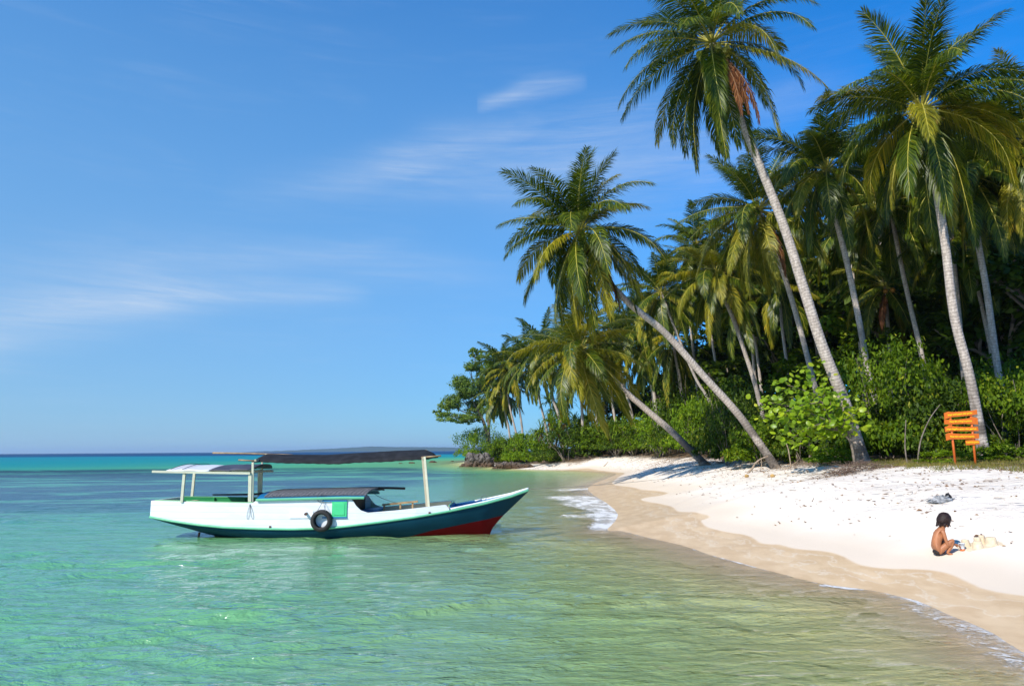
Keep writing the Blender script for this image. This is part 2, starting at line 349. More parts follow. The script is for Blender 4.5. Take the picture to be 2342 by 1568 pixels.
def sand_mat():
    t = NT('beach_sand'); p = t.pos(); wet = t.attr('wet'); veg = t.attr('veg'); zz = t.attr('elev')
    n1 = t.noise(p, .8, 5, .6); n2 = t.noise(p, 7, 5, .65); n3 = t.noise(p, 60, 3, .7); n4 = t.noise(t.mapping(p, (1, .5, 1), (0, 0, .3)), 2.6, 5, .6)
    dry = t.mix(t.ss(n1, .3, .7), (.78, .68, .565), (.87, .775, .66))
    dry = t.mix(t.math('MULTIPLY', t.ss(n3, .60, .72), .25), dry, (.52, .42, .33))
    # damp smooth sand between the swash line and the dry beach
    w = t.math('ADD', wet, t.math('MULTIPLY', t.math('SUBTRACT', n1, .5), .14))
    damp = t.math('SUBTRACT', 1, t.ss(w, .3, 2.2))
    c = t.mix(damp, dry, (.71, .59, .455))
    wetf = t.math('SUBTRACT', 1, t.ss(w, -.04, .05))
    wc = t.mix(t.ss(n4, .35, .65), (.60, .42, .245), (.70, .515, .32))
    c = t.mix(wetf, c, wc)
    for off, am, th_ in ((.32, 1.2, .05), (.75, 1.6, .06)):
        lv = t.math('ABSOLUTE', t.math('ADD', t.math('ADD', wet, off), t.math('MULTIPLY', t.math('SUBTRACT', n4, .5), am)))
        c = t.mix(t.math('MULTIPLY', t.math('MULTIPLY', t.math('SUBTRACT', 1, t.ss(lv, .0, th_)), wetf), .38), c, (.80, .72, .60))
    c = t.mix(t.ss(zz, -.03, -.16), c, (.82, .72, .50))
    # inland litter
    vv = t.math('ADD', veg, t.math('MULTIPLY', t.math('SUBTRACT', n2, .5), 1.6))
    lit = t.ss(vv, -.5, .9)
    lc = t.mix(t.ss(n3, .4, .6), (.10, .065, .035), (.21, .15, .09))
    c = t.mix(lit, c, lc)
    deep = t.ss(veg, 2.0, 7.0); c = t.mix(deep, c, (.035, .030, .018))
    # seabed streaks: darker colour standing in for the rippling sunlight network
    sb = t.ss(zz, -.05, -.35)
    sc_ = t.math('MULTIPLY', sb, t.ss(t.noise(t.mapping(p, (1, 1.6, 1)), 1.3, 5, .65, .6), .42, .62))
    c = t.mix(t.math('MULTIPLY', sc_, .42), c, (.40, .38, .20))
    # foot-trodden dry sand
    foot = t.math('MULTIPLY', t.ss(w, 1.0, 3.0), 1)
    h = t.math('ADD', t.math('MULTIPLY', t.math('MULTIPLY', n2, foot), 1.0), t.math('MULTIPLY', n3, .06))
    fd = t.noise(p, 2.2, 3, .5); h = t.math('ADD', h, t.math('MULTIPLY', t.math('MULTIPLY', fd, foot), 1.2))
    vo = t.new('ShaderNodeTexVoronoi'); t.put(vo.inputs['Vector'], t.mapping(p, (1, 1, .2))); vo.inputs['Scale'].default_value = 2.6; h = t.math('ADD', h, t.math('MULTIPLY', t.math('MULTIPLY', t.ss(vo.outputs['Distance'], .05, .38), t.ss(w, 2.2, 4.2)), .8))
    rip = t.new('ShaderNodeTexWave', wave_type='BANDS', bands_direction='Y'); t.put(rip.inputs['Vector'], t.mapping(p, (1, 1, 1), (0, 0, .5))); rip.inputs['Scale'].default_value = 1.1; rip.inputs['Distortion'].default_value = 14; rip.inputs['Detail'].default_value = 4; rip.inputs['Detail Scale'].default_value = 1.4
    h = t.math('ADD', h, t.math('MULTIPLY', t.math('MULTIPLY', rip.outputs['Fac'], sb), .8))
    rough = t.math('SUBTRACT', .95, t.math('MULTIPLY', wetf, .55))
    return t.surf(t.bsdf(c, rough, t.math('ADD', .1, t.math('MULTIPLY', wetf, .12)), t.bump(h, .75, .10)))
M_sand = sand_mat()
M_sandc = simple('packed_sand', (.66, .54, .38), .95, .1, .15, 14, .5, .01)

def water_mat():
    t = NT('sea_water'); p = t.pos(); dep = t.attr('depth'); foam = t.attr('foam'); sp = t.new('ShaderNodeSeparateXYZ'); t.put(sp.inputs[0], p)
    y = sp.outputs[1]; x = sp.outputs[0]
    # ripples: crests run roughly left to right
    a = t.noise(t.mapping(p, (.75, 1.9, 1), (0, 0, .10)), 1.35, 4, .6, .8)
    b = t.noise(t.mapping(p, (.9, 2.2, 1), (0, 0, -.16)), 3.2, 4, .65, .6)
    c_ = t.noise(t.mapping(p, (1.2, 2.4, 1), (0, 0, .25)), 10, 3, .6, .3)
    big = t.noise(t.mapping(p, (.3, 1.0, 1), (0, 0, .05)), .28, 3, .5, .4)
    h = t.math('ADD', t.math('ADD', t.math('MULTIPLY', a, 1.0), t.math('MULTIPLY', b, .7)), t.math('ADD', t.math('MULTIPLY', c_, .12), t.math('MULTIPLY', big, 1.2)))
    nrm = t.bump(h, 1.0, .075)
    # body colour: clear over sand near the shore, green, turquoise, then blue with the depth
    L = lambda z: z/16.0
    body = t.ramp(t.math('MULTIPLY', dep, 1/16.0), [(L(0), (.60, .58, .30)), (L(.5), (.34, .48, .19)), (L(1.0), (.17, .42, .18)), (L(1.8), (.095, .39, .18)), (L(3.0), (.035, .29, .215)), (L(4.2), (.006, .24, .25)), (L(7.5), (.003, .20, .27)), (L(10), (.002, .055, .15)), (L(16), (.002, .045, .125))])
    pn = t.noise(t.mapping(p, (.30, 1, 1), (0, 0, .03)), .42, 8, .68, .7)
    pn2 = t.noise(t.mapping(p, (.30, 1.4, 1), (0, 0, .0)), .10, 4, .6, .5)
    reg = t.math('MULTIPLY', t.ss(y, 19, 33), t.math('SUBTRACT', 1, t.ss(y, 88, 104)))
    reg = t.math('MULTIPLY', reg, t.math('SUBTRACT', 1, t.ss(t.math('SUBTRACT', x, t.math('MULTIPLY', y, -.06)), -6, 6)))
    regb = t.math('MULTIPLY', t.ss(dep, .9, 1.5), reg)
    patch = t.math('MULTIPLY', t.ss(t.math('ADD', t.math('MULTIPLY', pn, .6), t.math('MULTIPLY', pn2, .5)), .478, .56), regb)
    few = t.math('MULTIPLY', t.math('MULTIPLY', t.ss(pn, .66, .72), t.ss(dep, .8, 1.2)), t.math('MULTIPLY', t.ss(y, 22, 30), t.math('SUBTRACT', 1, t.ss(y, 90, 110))))
    body = t.mix(t.math('MULTIPLY', t.math('MAXIMUM', patch, few), .95), body, (.003, .038, .060))
    df = t.new('ShaderNodeBsdfDiffuse'); t.put(df.inputs[0], body); t.put(df.inputs['Normal'], t.bump(h, 1.0, .125))
    tint = t.ramp(t.math('MULTIPLY', dep, .5), [(0, (1, 1, 1)), (.08, (.95, .93, .74)), (.3, (.80, .92, .52)), (1, (.45, .85, .5))])
    tr = t.new('ShaderNodeBsdfTransparent'); t.put(tr.inputs[0], tint)
    fac = t.math('SUBTRACT', 1, t.math('EXPONENT', t.math('MULTIPLY', dep, -1.5)))
    fac = t.math('MAXIMUM', fac, t.math('MULTIPLY', t.ss(dep, 0, .25), .12))
    m1 = t.new('ShaderNodeMixShader'); t.put(m1.inputs[0], fac); t.l.new(tr.outputs[0], m1.inputs[1]); t.l.new(df.outputs[0], m1.inputs[2])
    gl = t.new('ShaderNodeBsdfGlossy'); gl.inputs['Roughness'].default_value = .07; t.put(gl.inputs['Normal'], nrm); gl.inputs[0].default_value = (.92, .96, 1, 1)
    fr = t.new('ShaderNodeFresnel'); fr.inputs[0].default_value = 1.33; t.put(fr.inputs['Normal'], nrm)
    ff = t.math('MINIMUM', t.math('MULTIPLY', fr.outputs[0], 1.9), t.math('SUBTRACT', .66, t.math('MULTIPLY', t.ss(y, 20, 110), .57)))
    m2 = t.new('ShaderNodeMixShader'); t.put(m2.inputs[0], ff); t.l.new(m1.outputs[0], m2.inputs[1]); t.l.new(gl.outputs[0], m2.inputs[2])
    # foam
    fn = t.noise(p, 9, 6, .7, .8); fn2 = t.noise(t.mapping(p, (1, .4, 1)), 2.2, 4, .6)
    fm = t.math('MULTIPLY', t.ss(t.math('ADD', foam, t.math('MULTIPLY', t.math('SUBTRACT', fn, .5), 1.5)), .52, .8), 1)
    fm = t.math('MULTIPLY', fm, t.math('ADD', .35, t.math('MULTIPLY', t.ss(fn2, .4, .6), .6)))
    fm = t.math('MULTIPLY', fm, t.ss(foam, .02, .2))
    fd = t.new('ShaderNodeBsdfDiffuse'); fd.inputs[0].default_value = (.84, .82, .78, 1); t.put(fd.inputs['Normal'], t.bump(fn, 1, .05))
    m3 = t.new('ShaderNodeMixShader'); t.put(m3.inputs[0], fm); t.l.new(m2.outputs[0], m3.inputs[1]); t.l.new(fd.outputs[0], m3.inputs[2])
    return t.surf(m3.outputs[0])
M_water = water_mat()

# ------------------------------------------------------------------ terrain
sh_px = [(2342, 1490), (2250, 1436), (2170, 1404), (2100, 1374), (2000, 1350), (1900, 1337), (1820, 1320), (1700, 1288), (1620, 1266), (1560, 1246), (1480, 1228),
         (1425, 1214), (1390, 1212), (1408, 1190), (1412, 1172), (1388, 1150), (1356, 1130), (1345, 1116), (1362, 1104), (1392, 1092), (1408, 1082), (1345, 1076), (1270, 1074), (1200, 1072), (1150, 1068), (1100, 1064), (1074, 1060)]
shore = [(40, -90), (15, -30), (9, -8), (7.2, 2)] + [tuple(G0(x, y)[:2]) for x, y in sh_px]
def densify(pts, n=5):
    pts = [np.array(p, float) for p in pts]; out = []
    for i in range(len(pts)-1):
        a, b, c, d = pts[max(i-1, 0)], pts[i], pts[i+1], pts[min(i+2, len(pts)-1)]
        for k in range(n):
            t = k/n; out.append(.5*((2*b)+(-a+c)*t+(2*a-5*b+4*c-d)*t*t+(-a+3*b-3*c+d)*t**3)*1.0)
    out.append(pts[-1]); return np.array(out)
sh_c = densify(shore[4:], 4)
land = np.vstack([np.array(shore[:4]), sh_c, np.array([(-9, 150), (-2, 170), (15, 200), (60, 260), (200, 330), (700, 420), (700, -90)])])
def sdist(poly, X, Y, closed=True):
    X = np.asarray(X, float); Y = np.asarray(Y, float); D = np.full(X.shape, 1e18); ins = np.zeros(X.shape, bool); n = len(poly)
    for i in range(n if closed else n-1):
        ax, ay = poly[i]; bx, by = poly[(i+1) % n]; dx, dy = bx-ax, by-ay; L = dx*dx+dy*dy+1e-12
        t = np.clip(((X-ax)*dx+(Y-ay)*dy)/L, 0, 1); d = (X-ax-t*dx)**2+(Y-ay-t*dy)**2; D = np.minimum(D, d)
        if closed:
            c = ((ay > Y) != (by > Y)) & (X < (bx-ax)*(Y-ay)/((by-ay) if by != ay else 1e-12)+ax); ins ^= c
    D = np.sqrt(D); return np.where(ins, D, -D) if closed else D
def vnoise(X, Y, s, seed=0):
    return (np.sin(X*s*1.7+seed+1.3*np.sin(Y*s*1.1+seed*2))+np.sin(Y*s*2.3+seed*3+1.7*np.sin(X*s*.9))+np.sin((X+Y)*s*1.3+seed*5))/3
def terr(X, Y, d=None):
    X = np.asarray(X, float); Y = np.asarray(Y, float)
    if d is None: d = sdist(land, X, Y)
    k = np.interp(Y, [45, 70], [1, 1.35])*(1-np.clip((Y-62)/10, 0, 1)*np.interp(X, [3, 10], [.62, 0])*np.interp(d, [0, 12, 25], [1, 1, 0]))
    up = np.interp(d, [0, 1, 2, 4, 6, 9, 14, 30], [0, .15, .33, .82, 1.22, 1.60, 1.80, 2.3])*np.where(d < 14, k, 1+(k-1)*np.clip((30-d)/16, 0, 1))
    hill = np.clip((d-18)/55, 0, 1); hill = hill*hill*(3-2*hill)*np.interp(Y, [-20, 20, 60, 100, 130], [3, 10, 14, 6, 3])
    zl = up+hill+np.clip(d-2, 0, 1)*(.035*vnoise(X, Y, 1.3)+.03*vnoise(X, Y, .45, 2))
    dn = -np.interp(-d, [0, 1.0, 2.5, 5, 9, 15, 40, 90, 180], [0, .10, .28, .62, 1.05, 1.5, 2.2, 3.0, 4.5])
    far = np.interp(Y, [60, 105, 118, 330, 480, 700, 3000], [0, .4, 1.0, 1.8, 5, 10, 12])*np.clip((-d-20)/50, 0, 1)
    zs = dn-far
    return np.where(d > 0, zl, zs)
def T(x, y): return float(terr(np.array([x]), np.array([y]))[0])
def GR(px, py):
    """where the pixel's ray meets the ground"""
    d = ray(px, py); ts = np.concatenate([np.arange(3, 60, .05), np.arange(60, 250, .25)])
    X = CAM.x+d.x*ts; Y = CAM.y+d.y*ts; Z = CAM.z+d.z*ts; H = terr(X, Y)
    i = np.argmax(Z <= H) if (Z <= H).any() else len(ts)-1
    return Vector((X[i], Y[i], H[i]))

def axis(fine, lo, hi, step, gl, gh):
    a = list(np.arange(fine[0], fine[1], step)); s = step; x = a[-1]
    while x < hi: s *= gh; x += s; a.append(min(x, hi))
    s = step; x = a[0]
    while x > lo: s *= gl; x -= s; a.insert(0, max(x, lo))
    return np.array(a)
def gridmesh(name, ax, ay, zf, mats, attrs_f):
    X, Y = np.meshgrid(ax, ay); Xf, Yf = X.ravel(), Y.ravel(); Z, at = zf(Xf, Yf), {}
    at = attrs_f(Xf, Yf, Z)
    nx, ny = len(ax), len(ay); i = (np.arange(ny-1)[:, None]*nx+np.arange(nx-1)[None]).ravel()
    Q = np.stack([i, i+1, i+nx+1, i+nx], 1)
    return np_mesh(name, np.stack([Xf, Yf, Z], 1), Q, np.zeros((0, 3), int), mats, attrs=at, smooth=True)
wet_px = [(2342, 1363), (2260, 1351), (2209, 1330), (2158, 1310), (2090, 1303), (1990, 1296), (1953, 1287), (1906, 1264), (1819, 1256), (1782, 1246), (1742, 1242), (1709, 1225), (1669, 1217), (1619, 1206),
          (1602, 1190), (1622, 1180), (1554, 1170), (1529, 1156), (1464, 1141), (1529, 1127), (1464, 1119), (1449, 1114), (1400, 1106), (1415, 1090), (1424, 1080), (1345, 1070)]
wpts = [tuple(GR(x, y)[:2]) for x, y in wet_px]
wetline = np.vstack([[(41, -90), (16.5, -30), (10.5, -8), (8.6, 2)], densify(wpts, 4), [(wpts[-1][0]-8, wpts[-1][1]+3), (-5, 112), (-7, 150), (0, 168), (16, 199), (61, 259), (200, 328), (698, 418), (698, -90)]])
veg_px = [(2342, 1070), (2200, 1066), (2100, 1062), (1990, 1062), (1880, 1060), (1790, 1060), (1700, 1054), (1640, 1051), (1560, 1048), (1450, 1045), (1350, 1050), (1318, 1060), (1250, 1061), (1190, 1058)]
vpts = [tuple(GR(x, y)[:2]) for x, y in veg_px]
vegline = np.vstack([[(46, -90), (24, -20), (18, 4)], densify(vpts, 3), [(-3, 106), (-4, 116), (-5, 150), (2, 166), (18, 197), (62, 257), (200, 326), (690, 400), (690, -90)]])
print('shore pts', [tuple(round(float(q), 1) for q in p) for p in shore[4::3]]); print('veg', [(round(float(a), 1), round(float(b), 1)) for a, b in vpts])

gx = axis((0, 17), -9000, 9000, .13, 1.06, 1.06); gy = axis((5, 34), -150, 12000, .16, 1.08, 1.032)
def tat(X, Y, Z):
    return {'wet': np.clip(sdist(wetline, X, Y), -20, 50), 'veg': np.clip(sdist(vegline, X, Y), -50, 50), 'elev': np.clip(Z, -20, 20)}
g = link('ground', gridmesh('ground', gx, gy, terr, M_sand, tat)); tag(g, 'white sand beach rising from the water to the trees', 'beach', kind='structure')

wx = axis((-14, 12), -9000, 9000, .10, 1.045, 1.045); wy = axis((4, 30), -150, 12000, .07, 1.08, 1.028)
foam_src = [  # pixel polylines, half width in metres, strength
    ([(1296, 1120), (1330, 1118), (1352, 1117)], 1.3, .85), ([(1310, 1137), (1345, 1142), (1400, 1160)], 1.7, 1.05), ([(1335, 1152), (1370, 1160), (1405, 1168)], 1.3, 1.0),
    ([(1385, 1172), (1395, 1190), (1388, 1208)], .7, 1.05), ([(1305, 1178), (1340, 1180), (1375, 1172)], .6, .8),
    ([(1640, 1270), (1665, 1277), (1700, 1287), (1735, 1296)], .15, .95), ([(1885, 1338), (1925, 1343), (1965, 1345)], .15, .85),
    ([(1800, 1318), (1880, 1335)], .08, .4),
    ([(2060, 1364), (2140, 1385), (2230, 1425), (2342, 1480)], .28, .8), ([(2090, 1385), (2190, 1430), (2280, 1480), (2342, 1525)], .40, .62), ([(1560, 1250), (1640, 1268), (1750, 1296)], .1, .4),
    ([(1000, 1060), (1070, 1058)], 2, .3)]
def wat(X, Y, Z):
    d = sdist(land, X, Y); dep = -terr(X, Y, d); f = np.zeros(X.shape)
    for pl, w, s in foam_src:
        q = np.array([tuple(G0(a, b)[:2]) for a, b in pl]); dd = sdist(q, X, Y, False); f = np.maximum(f, s*np.exp(-(dd/w)**2))
    edge = np.exp(-((d+.04)/.09)**2)*.72*(Y < 45)*np.clip(1+vnoise(X, Y, 1.1, 4), 0, 1)
    return {'depth': np.clip(dep, 0, 20), 'foam': np.maximum(f, edge)}
_wr = np.random.RandomState(12); WAV = []
for i in range(34):
    lam = .22*(1.9/.22)**(i/33); th = _wr.normal()*.26+.08; WAV.append((lam, math.sin(th), math.cos(th), _wr.uniform(0, 6.28), _wr.uniform(.4, 1.3)))
def wz(X, Y):
    foot = np.maximum(.05, Y*Y/1540*.8); dsh = -sdist(land, X, Y); k = np.clip((140-np.hypot(X, Y))/80, 0, 1)*np.clip(dsh/2.0, 0.02, 1); Z = np.zeros(X.shape)
    Xw = X+.35*np.sin(Y*1.1+X*.3)+.2*np.sin(Y*2.7-X*.9); Yw = Y+.22*np.sin(X*.9+Y*.4)+.12*np.sin(X*2.3-Y*1.3)
    env = .65+.45*np.sin(X*.37+1.2*np.sin(Y*.31))*np.sin(Y*.53+.8*np.sin(X*.23)+1)
    for lam, sx_, cy_, ph, a_ in WAV:
        q = 2*math.pi/lam; fade = np.clip(lam/(3.0*foot)-.35, 0, 1); v = np.sin(q*(Xw*sx_+Yw*cy_)+ph); v = v+.25*np.sin(2*q*(Xw*sx_+Yw*cy_)+2*ph)
        Z += fade*a_*lam*.0095*v
    return Z*k*env
def wavey():
    a = []; y = 4.0
    while y < 120: a.append(y); y += max(.045, y*y/1540*.75)
    s_ = 6.5
    while y < 12000: a.append(y); s_ *= 1.06; y += s_
    a.append(12000); lo = list(-np.geomspace(.1, 154, 40)[::-1]+4.0); return np.array(lo[:-1]+a)
wy = wavey()
w = link('sea_water', gridmesh('sea_water', wx, wy, wz, M_water, wat)); tag(w, 'clear turquoise sea with low ripples and dark seagrass patches', 'sea', kind='structure')

# far island on the horizon
def island():
    mb = MB(); D = 5200.0; xs = np.linspace(560, 1120, 90); rows = [[], [], [], [], []]
    for i, px in enumerate(xs):
        p = P(px, 1030, D); u = i/89
        h = np.interp(px, [560, 600, 640, 760, 850, 900, 950, 1120], [1, 8, 10, 24, 38, 33, 31, 22])+2.2*noise.noise((px*.08, 0, 0))+2.0*noise.noise((px*.5, 3, 0))
        for k, (dy, hh) in enumerate(((0, -2), (25, .7*h), (160, h), (400, .7*h), (600, -2))): rows[k].append((p.x*(1+dy/D), D+dy, hh))
    mb.grid(rows); o = mb.build('island_hills', simple('distant_forest', (.035, .06, .03), .9, .1), smooth=True)
    tag(o, 'low distant island on the horizon beyond the boat', 'island', kind='structure')
island()

# ------------------------------------------------------------------ foliage generators (numpy)
def unit(a): return a/np.maximum(np.linalg.norm(a, axis=-1, keepdims=True), 1e-9)
class Leaves:
    def __init__(s): s.V = []; s.Q = []; s.T = []; s.qm = []; s.tm = []; s.n = 0
    def add(s, V, Q=None, T=None, mi=0):
        s.V.append(V)
        if Q is not None and len(Q): s.Q.append(Q+s.n); s.qm.append(np.full(len(Q), mi))
        if T is not None and len(T): s.T.append(T+s.n); s.tm.append(np.full(len(T), mi))
        s.n += len(V)
    def mesh(s, name, mats, org=(0, 0, 0)):
        V = np.vstack(s.V)-np.array(org); Q = np.vstack(s.Q) if s.Q else np.zeros((0, 4), int); T_ = np.vstack(s.T) if s.T else np.zeros((0, 3), int)
        mi = np.concatenate(s.qm+s.tm); return np_mesh(name, V, Q, T_, mats, mi=mi)
def frond(L, c0, az, el, length, droop, rng, nleaf=70, lw=.05, lmax=.8, mat=0, rmat=1, up=np.array([0, 0, 1.0]), twist=0, hang=1.0, bend=0.0):
    """one pinnate frond: rachis curve plus two rows of leaflets"""
    N = 16; d = np.array([math.cos(el)*math.cos(az), math.cos(el)*math.sin(az), math.sin(el)])
    pts = [np.array(c0, float)]; ts = []; h = np.array([math.cos(az), math.sin(az), 0]); sd = np.array([-h[1], h[0], 0]); e = el; a2 = 0
    for i in range(N):
        t = i/N; e_ = el-droop*(t**1.25); e_ = max(e_, -R(86)); a2 = bend*t
        hh = h*math.cos(a2)+sd*math.sin(a2)
        d = hh*math.cos(e_)+np.array([0, 0, math.sin(e_)]); ts.append(d); pts.append(pts[-1]+d*length/N)
    ts.append(ts[-1]); pts = np.array(pts); ts = unit(np.array(ts))
    # rachis: triangular tube
    rad = np.interp(np.linspace(0, 1, N+1), [0, .12, 1], [.055, .032, .006])[:, None]
    S = unit(np.cross(ts, np.array([0, 0, 1.0])+.001*h)); S = np.where(np.abs(S) < 9, S, 0); Nn = np.cross(S, ts)
    ca, sa = math.cos(twist), math.sin(twist); S, Nn = S*ca+Nn*sa, Nn*ca-S*sa
    V = np.concatenate([pts+S*rad, pts-S*rad, pts+Nn*rad*.8, pts-Nn*rad*.8]); M = N+1; i = np.arange(N)
    Q = np.concatenate([np.stack([i+a*M, i+1+a*M, i+1+b*M, i+b*M], 1) for a, b in ((0, 2), (2, 1), (1, 3), (3, 0))])
    L.add(V, Q, mi=rmat)
    u = (np.linspace(.13, .995, nleaf)+rng.uniform(-.004, .004, nleaf)); u = np.clip(u, 0, 1)
    for s in (-1, 1):
        k = u*N; i0 = np.minimum(k.astype(int), N-1); f = (k-i0)[:, None]
        b = pts[i0]*(1-f)+pts[i0+1]*f; t = unit(ts[i0]*(1-f)+ts[np.minimum(i0+1, N)]*f); sv = unit(S[i0]); nv = Nn[i0]
        ll = lmax*np.interp(u, [.1, .25, .5, .8, 1], [.55, .95, 1, .75, .38])*rng.uniform(.82, 1.08, nleaf)
        A = np.interp(u, [.1, .6, 1], [R(28), R(42), R(68)])[:, None]+rng.uniform(-.10, .10, (nleaf, 1))
        d1 = unit(s*sv*np.cos(A)+t*np.sin(A)+nv*rng.uniform(-.05, .28, (nleaf, 1))-np.array([0, 0, 1])*hang*rng.uniform(.12, .45, (nleaf, 1)))
        g = hang*rng.uniform(.5, 1.5, (nleaf, 1)); d2 = unit(d1-np.array([0, 0, 1])*g)
        w = unit(t-d1*np.sum(t*d1, 1, keepdims=True)); wv = w*lw*np.interp(u, [.1, .5, 1], [1, 1, .6])[:, None]
        p1 = b+d1*(ll*.5)[:, None]; p2 = p1+d2*(ll*.5)[:, None]
        V = np.stack([b-wv*.3, b+wv*.3, p1+wv*.55, p1-wv*.55, p2], 1).reshape(-1, 3); j = np.arange(nleaf)[:, None]*5
        L.add(V, j+np.array([0, 1, 2, 3]), j+np.array([3, 2, 4]), mi=mat)
def crown(seed, Lf, n=27, nleaf=70, lw=.05, lmax=.8, yellow=.15, dead=1, tilt=(0, 0), minel=-62, upper=68, lean=0, hang=1.0):
    rng = np.random.RandomState(seed); L = Leaves()
    for i in range(n):
        q = i/(n-1); az = i*2.39996+rng.uniform(-.45, .45)
        el = R(upper-(upper-minel)*q**1.2+rng.uniform(-13, 13)); droop = R(np.interp(q, [0, .2, .5, .8, 1], [42, 68, 80, 62, 35]))*rng.uniform(.6, 1.3)
        length = Lf*np.interp(q, [0, .15, .5, 1], [.98, .96, .98, 1.1])*rng.uniform(.88, 1.06)
        y = rng.rand() < yellow*(.3+1.4*q); c0 = np.array([.10*math.cos(az), .10*math.sin(az), .25*(1-q)-.1])
        frond(L, c0, az, el, length, droop, rng, nleaf, lw, lmax*rng.uniform(.9, 1.1), 2 if y else 0, 1, twist=rng.uniform(-.5, .5), hang=hang*np.interp(q, [0, .3, .6, 1], [.25, .7, 1.1, 1.6]), bend=lean*math.sin(math.pi-az)+rng.uniform(-.2, .2))
    V = np.vstack(L.V)
    tx, ty = tilt; V = V@np.array(Matrix.Rotation(ty, 3, 'Y')).T@np.array(Matrix.Rotation(tx, 3, 'X')).T; L.V = [V]
    return L
def deadfronds(seed, n, Lf, az0=None):
    rng = np.random.RandomState(seed); L = Leaves()
    for i in range(n):
        az = (az0 if az0 is not None else rng.uniform(0, 6.28))+rng.uniform(-.5, .5)
        frond(L, (.1*math.cos(az), .1*math.sin(az), -.3), az, R(-48), Lf*rng.uniform(.95, 1.15), R(38), rng, 60, .06, .6, 0, 1, hang=2.0)
    return L
def catm(pts, n=6):
    out = []; P_ = [Vector(p) for p in pts]
    for i in range(len(P_)-1):
        a, b, c, d = P_[max(i-1, 0)], P_[i], P_[i+1], P_[min(i+2, len(P_)-1)]
        for k in range(n):
            t = k/n; out.append(.5*((2*b)+(-a+c)*t+(2*a-5*b+4*c-d)*t*t+(-a+3*b-3*c+d)*t**3))
    out.append(P_[-1]); return out
CM = [M_frond, M_rachis, M_frondy]
def nuts(mb, c, n, r, rng, spread=.3):
    for i in range(n):
        a = rng.uniform(0, 6.28); p = Vector(c)+Vector((math.cos(a)*spread*rng.uniform(.3, 1), math.sin(a)*spread*rng.uniform(.3, 1), rng.uniform(-.4, .15)))
        vs, fs = ico(1); mb.add([p+Vector((v[0]*r, v[1]*r, v[2]*r*1.2)) for v in vs], fs)
_ico = {}
def ico(k):
    if k not in _ico:
        b = bmesh.new(); bmesh.ops.create_icosphere(b, subdivisions=k+1, radius=1); b.verts.ensure_lookup_table()
        _ico[k] = ([tuple(v.co) for v in b.verts], [tuple(v.index for v in f.verts) for f in b.faces]); b.free()
    return _ico[k]
def pushY(px, Y, dmin):
    while Y < 140:
        x = P(px, 1040, Y).x
        if sdist(vegline, np.array([x]), np.array([Y]))[0] >= dmin: break
        Y += .5
    return Y
def palm(Y, pix, rb, label, seed, Lf=4.6, n=27, coco=0, cocom=None, yellow=.15, dead=0, deadaz=None, group='coconut palms of the beach grove', rt=None, flare=1.5, minel=-62, upper=68, lean=0, hang=1.0, dY=0, lodf=None):
    """pix: crown pixel first, then points down the trunk, last the base"""
    rb *= .72; rt = (rt or rb*.75)*.74
    if pix[-1][0] < 1660 and Y > 41:
        Y2 = pushY(pix[-1][0], Y, 2.5); rb *= Y2/Y; rt *= Y2/Y; Lf *= Y2/Y; Y = Y2
    n_ = len(pix); base_y = Y
    pts = [P(x, y, Y+dY*(1-i/(n_-1))) for i, (x, y) in enumerate(pix)]
    b = pts[-1]; tz = T(b.x, b.y)
    if abs(b.z-tz) > .02:      # continue the last stretch of the trunk to the ground
        pr = pts[-2]; d = (b-pr); k = (tz-.15-pr.z)/d.z if abs(d.z) > 1e-3 else 1
        if b.z-tz > .3: nb = Vector((b.x+d.x/max(abs(d.z), .3)*min((b.z-tz), 3)*.5, b.y, tz-.15)); pts.append(nb)
        else: pts[-1] = Vector((b.x, b.y, tz-.15))
    pts = pts[::-1]; cen = catm(pts, 6); r = root('coconut_palm', (pts[0].x, pts[0].y, T(pts[0].x, pts[0].y)), label, 'palm tree', group)
    K = len(cen); rt = rt or rb*.55
    rad = [rt+(rb*.78-rt)*(1-i/K)**1.0+rb*.22*flare*math.exp(-((cen[i]-cen[0]).length/.55)) for i in range(K)]
    mb = MB(); mb.tube(cen, rad, 14 if Y < 45 else 8); mb.build('trunk', M_trunk, r, smooth=True, fixn=False)
    top = cen[-1]; d = (cen[-1]-cen[-4]).normalized(); tilt = (-d.y*.4, d.x*.45)
    n = int(n*1.4); Lf *= .92
    if Y < 46: args = dict(nleaf=112, lw=.040, lmax=.98)
    elif Y < 70: args = dict(nleaf=64, lw=.078, lmax=1.02)
    else: args = dict(nleaf=38, lw=.14, lmax=1.1)
    L = crown(seed, Lf, n=n, yellow=yellow, tilt=tilt, minel=minel, upper=upper, lean=lean, hang=hang, **args)
    o = link('crown', L.mesh('crown', CM), r); o.location = top-r.location
    if coco:
        rng = random.Random(seed)
        for _ in range(coco): m2 = MB(); nuts(m2, top+Vector((0, -.1, -.40)), 1, .14, rng, .62); m2.build('coconut', cocom or M_cocoy, r, smooth=True)
    if dead:
        D = deadfronds(seed+50, dead, Lf*.85, deadaz); o2 = link('dead_fronds', D.mesh('dead_fronds', [M_frondd, M_rachisd]), r); o2.location = top-r.location; o2['label'] = 'reddish brown dead hanging fronds'
    return r
